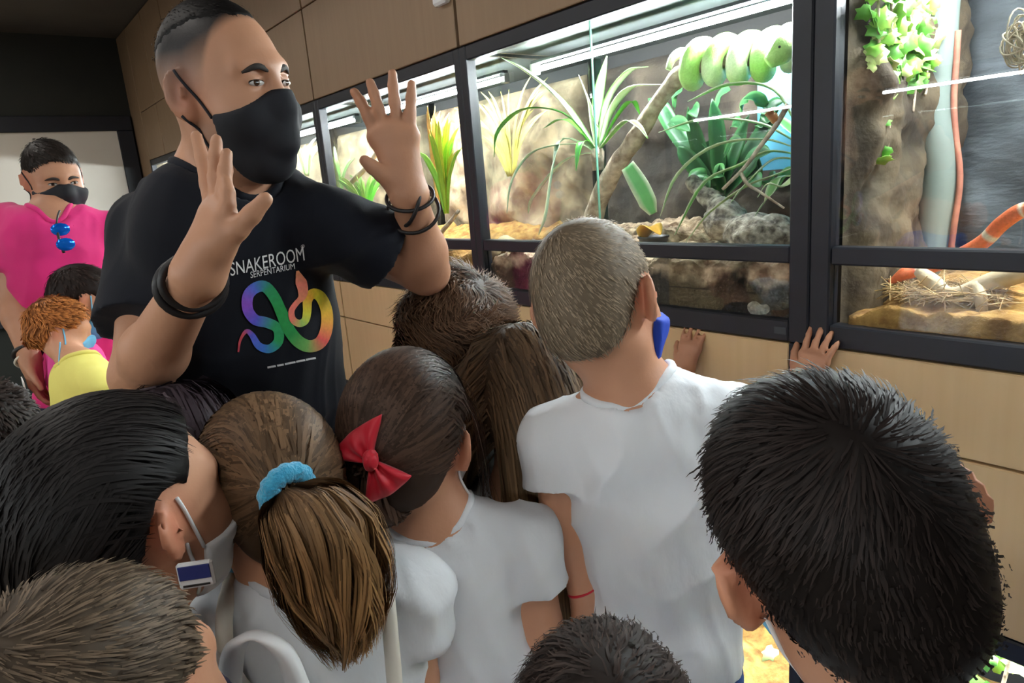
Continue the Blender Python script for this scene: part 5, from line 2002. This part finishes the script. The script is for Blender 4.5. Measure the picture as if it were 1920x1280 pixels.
K7 = person('child with dark purplish hair between the profile girl and the ponytail girl', (340, 842, .90), 40, 10, 0, .86, .66, 50, seed=27, shirt='grey_tee')
K7c = A_(srgb(58, 48, 54))
Hair(K7['H'], th=.010, col=K7c, seed=111).fall(2600, end=-.2, col1=K7c * 1.2, wid=.0022, caps=[(K7['T'].w(0, 0, -.05), K7['T'].w(0, 0, -.5), .12)]).build(K7['root'])

# ================================================================== background: man in pink, three children
pel, pwr = J(30, 590, 2.05), J(60, 680, 1.98)
Pk = person('man in bright pink polo shirt and black mask looking down', (97, 318, 2.15), -80, 17, 2, .94, 1.0, -88, neck=(97, 405, 2.12), shirt='polo_pink', trousers='navy', seed=29, h=.009, skin=SKIN2 * .9,
            arms={'r': (J(28, 570, 2.1), J(55, 668, 2.0), A_([.25, 0, -1]), A_([0, 1, 0]), A_([1, -.3, 0]), .35, J(12, 422, 2.12))}, sleeve=.6, chest=.9, fold=.010, vn=.7)
PKc = A_(srgb(40, 32, 28))
Hair(Pk['H'], th=.008, col=PKc, seed=121).short(2600, L=.014, lift=.12, clump=.3, wid=.0024).build(Pk['root'])
mask_obj(Pk, M['mask_black'], zt=.004, bulge=.009)
brows(Pk, srgb(40, 30, 26))
eyes(Pk, (0, 1, -.4))
bracelet('watch_band', J(52, 662, 2.01), J(28, 570, 2.1) - J(55, 668, 2.0), .034, .007, M['leather'], Pk['root'])
bracelet('bracelet', J(54, 676, 2.0), J(28, 570, 2.1) - J(55, 668, 2.0), .033, .004, M['bag'], Pk['root'])
tk = Pk['T']
for s in (-1, 1):                                   # collar flaps
    pts = [tk.w(s * .062, -.03, .015), tk.w(s * .066, .03, .0), tk.w(s * .04, .085, -.04)]
    MB().tube(bez(pts, 12), A_([.02] * 9 + [.017, .012, .006]), 8, flat=(tk.f * .6 + tk.r * s, .22)).build('collar', M['polo_pink'], Pk['root'], smooth=True)
sg = empty('sunglasses', J(118, 455, 1.98), 'blue mirrored sunglasses hanging from the pink polo neckline', 'sunglasses')
for px, py in ((113, 430), (123, 458)):
    S = Sdf().ell(J(px, py, 1.985), (.026, .005, .020), Pk['T'].M, .003)
    v, q = S.mesh(.0035)
    link('lens', me_from('lens', v, q), M['blue_lens'], sg)
tube_obj('frame', [J(106, 418, 1.985), J(110, 445, 1.98), J(120, 474, 1.985)], .004, M['leather'], sg, 10, 6)
tube_obj('temple', [J(106, 420, 1.985), J(108, 405, 2.0), J(112, 395, 2.02)], .003, M['leather'], sg, 8, 6)
pp = J(72, 738, 1.98)
tag(MB().box(pp + A_([-.05, -.03, -.04]), pp + A_([.05, -.027, .05])).build('paper_sheet', M['paper']), 'white sheet of paper below the pink man\'s hand', 'paper')

K3 = person('dark-haired child with a light blue mask in front of the pink polo', (157, 548, 1.95), -5, 24, 0, .80, .62, 10, seed=33, h=.009, shirt='pinktee')
Hair(K3['H'], th=.010, col=srgb(44, 32, 28), seed=131).short(2400, L=.018, lift=.12, clump=.3, wid=.0026).build(K3['root'])
mask_obj(K3, M['mask_blue'])
K4 = person('ginger curly-haired child in a yellow shirt and light blue mask', (110, 606, 1.85), -10, 18, 0, .70, .66, 10, neck=(150, 682, 1.80), seed=35, h=.009, shirt='yellow', skin=SKIN_K * 1.05)
Hair(K4['H'], th=.012, col=srgb(150, 88, 42), seed=141).short(4200, L=.022, lift=.3, clump=1.2, wid=.0022, col1=srgb(205, 130, 70), rough=20).build(K4['root'])
mask_obj(K4, M['mask_blue'])
K5 = person('dark-haired child at the far left edge behind the profile girl', (-18, 805, 1.35), 60, 8, 0, .92, .66, 60, seed=37, h=.009, shirt='navy')
Hair(K5['H'], th=.010, col=srgb(52, 42, 38), seed=151).short(2400, L=.022, lift=.4, clump=.5, wid=.0024).build(K5['root'])
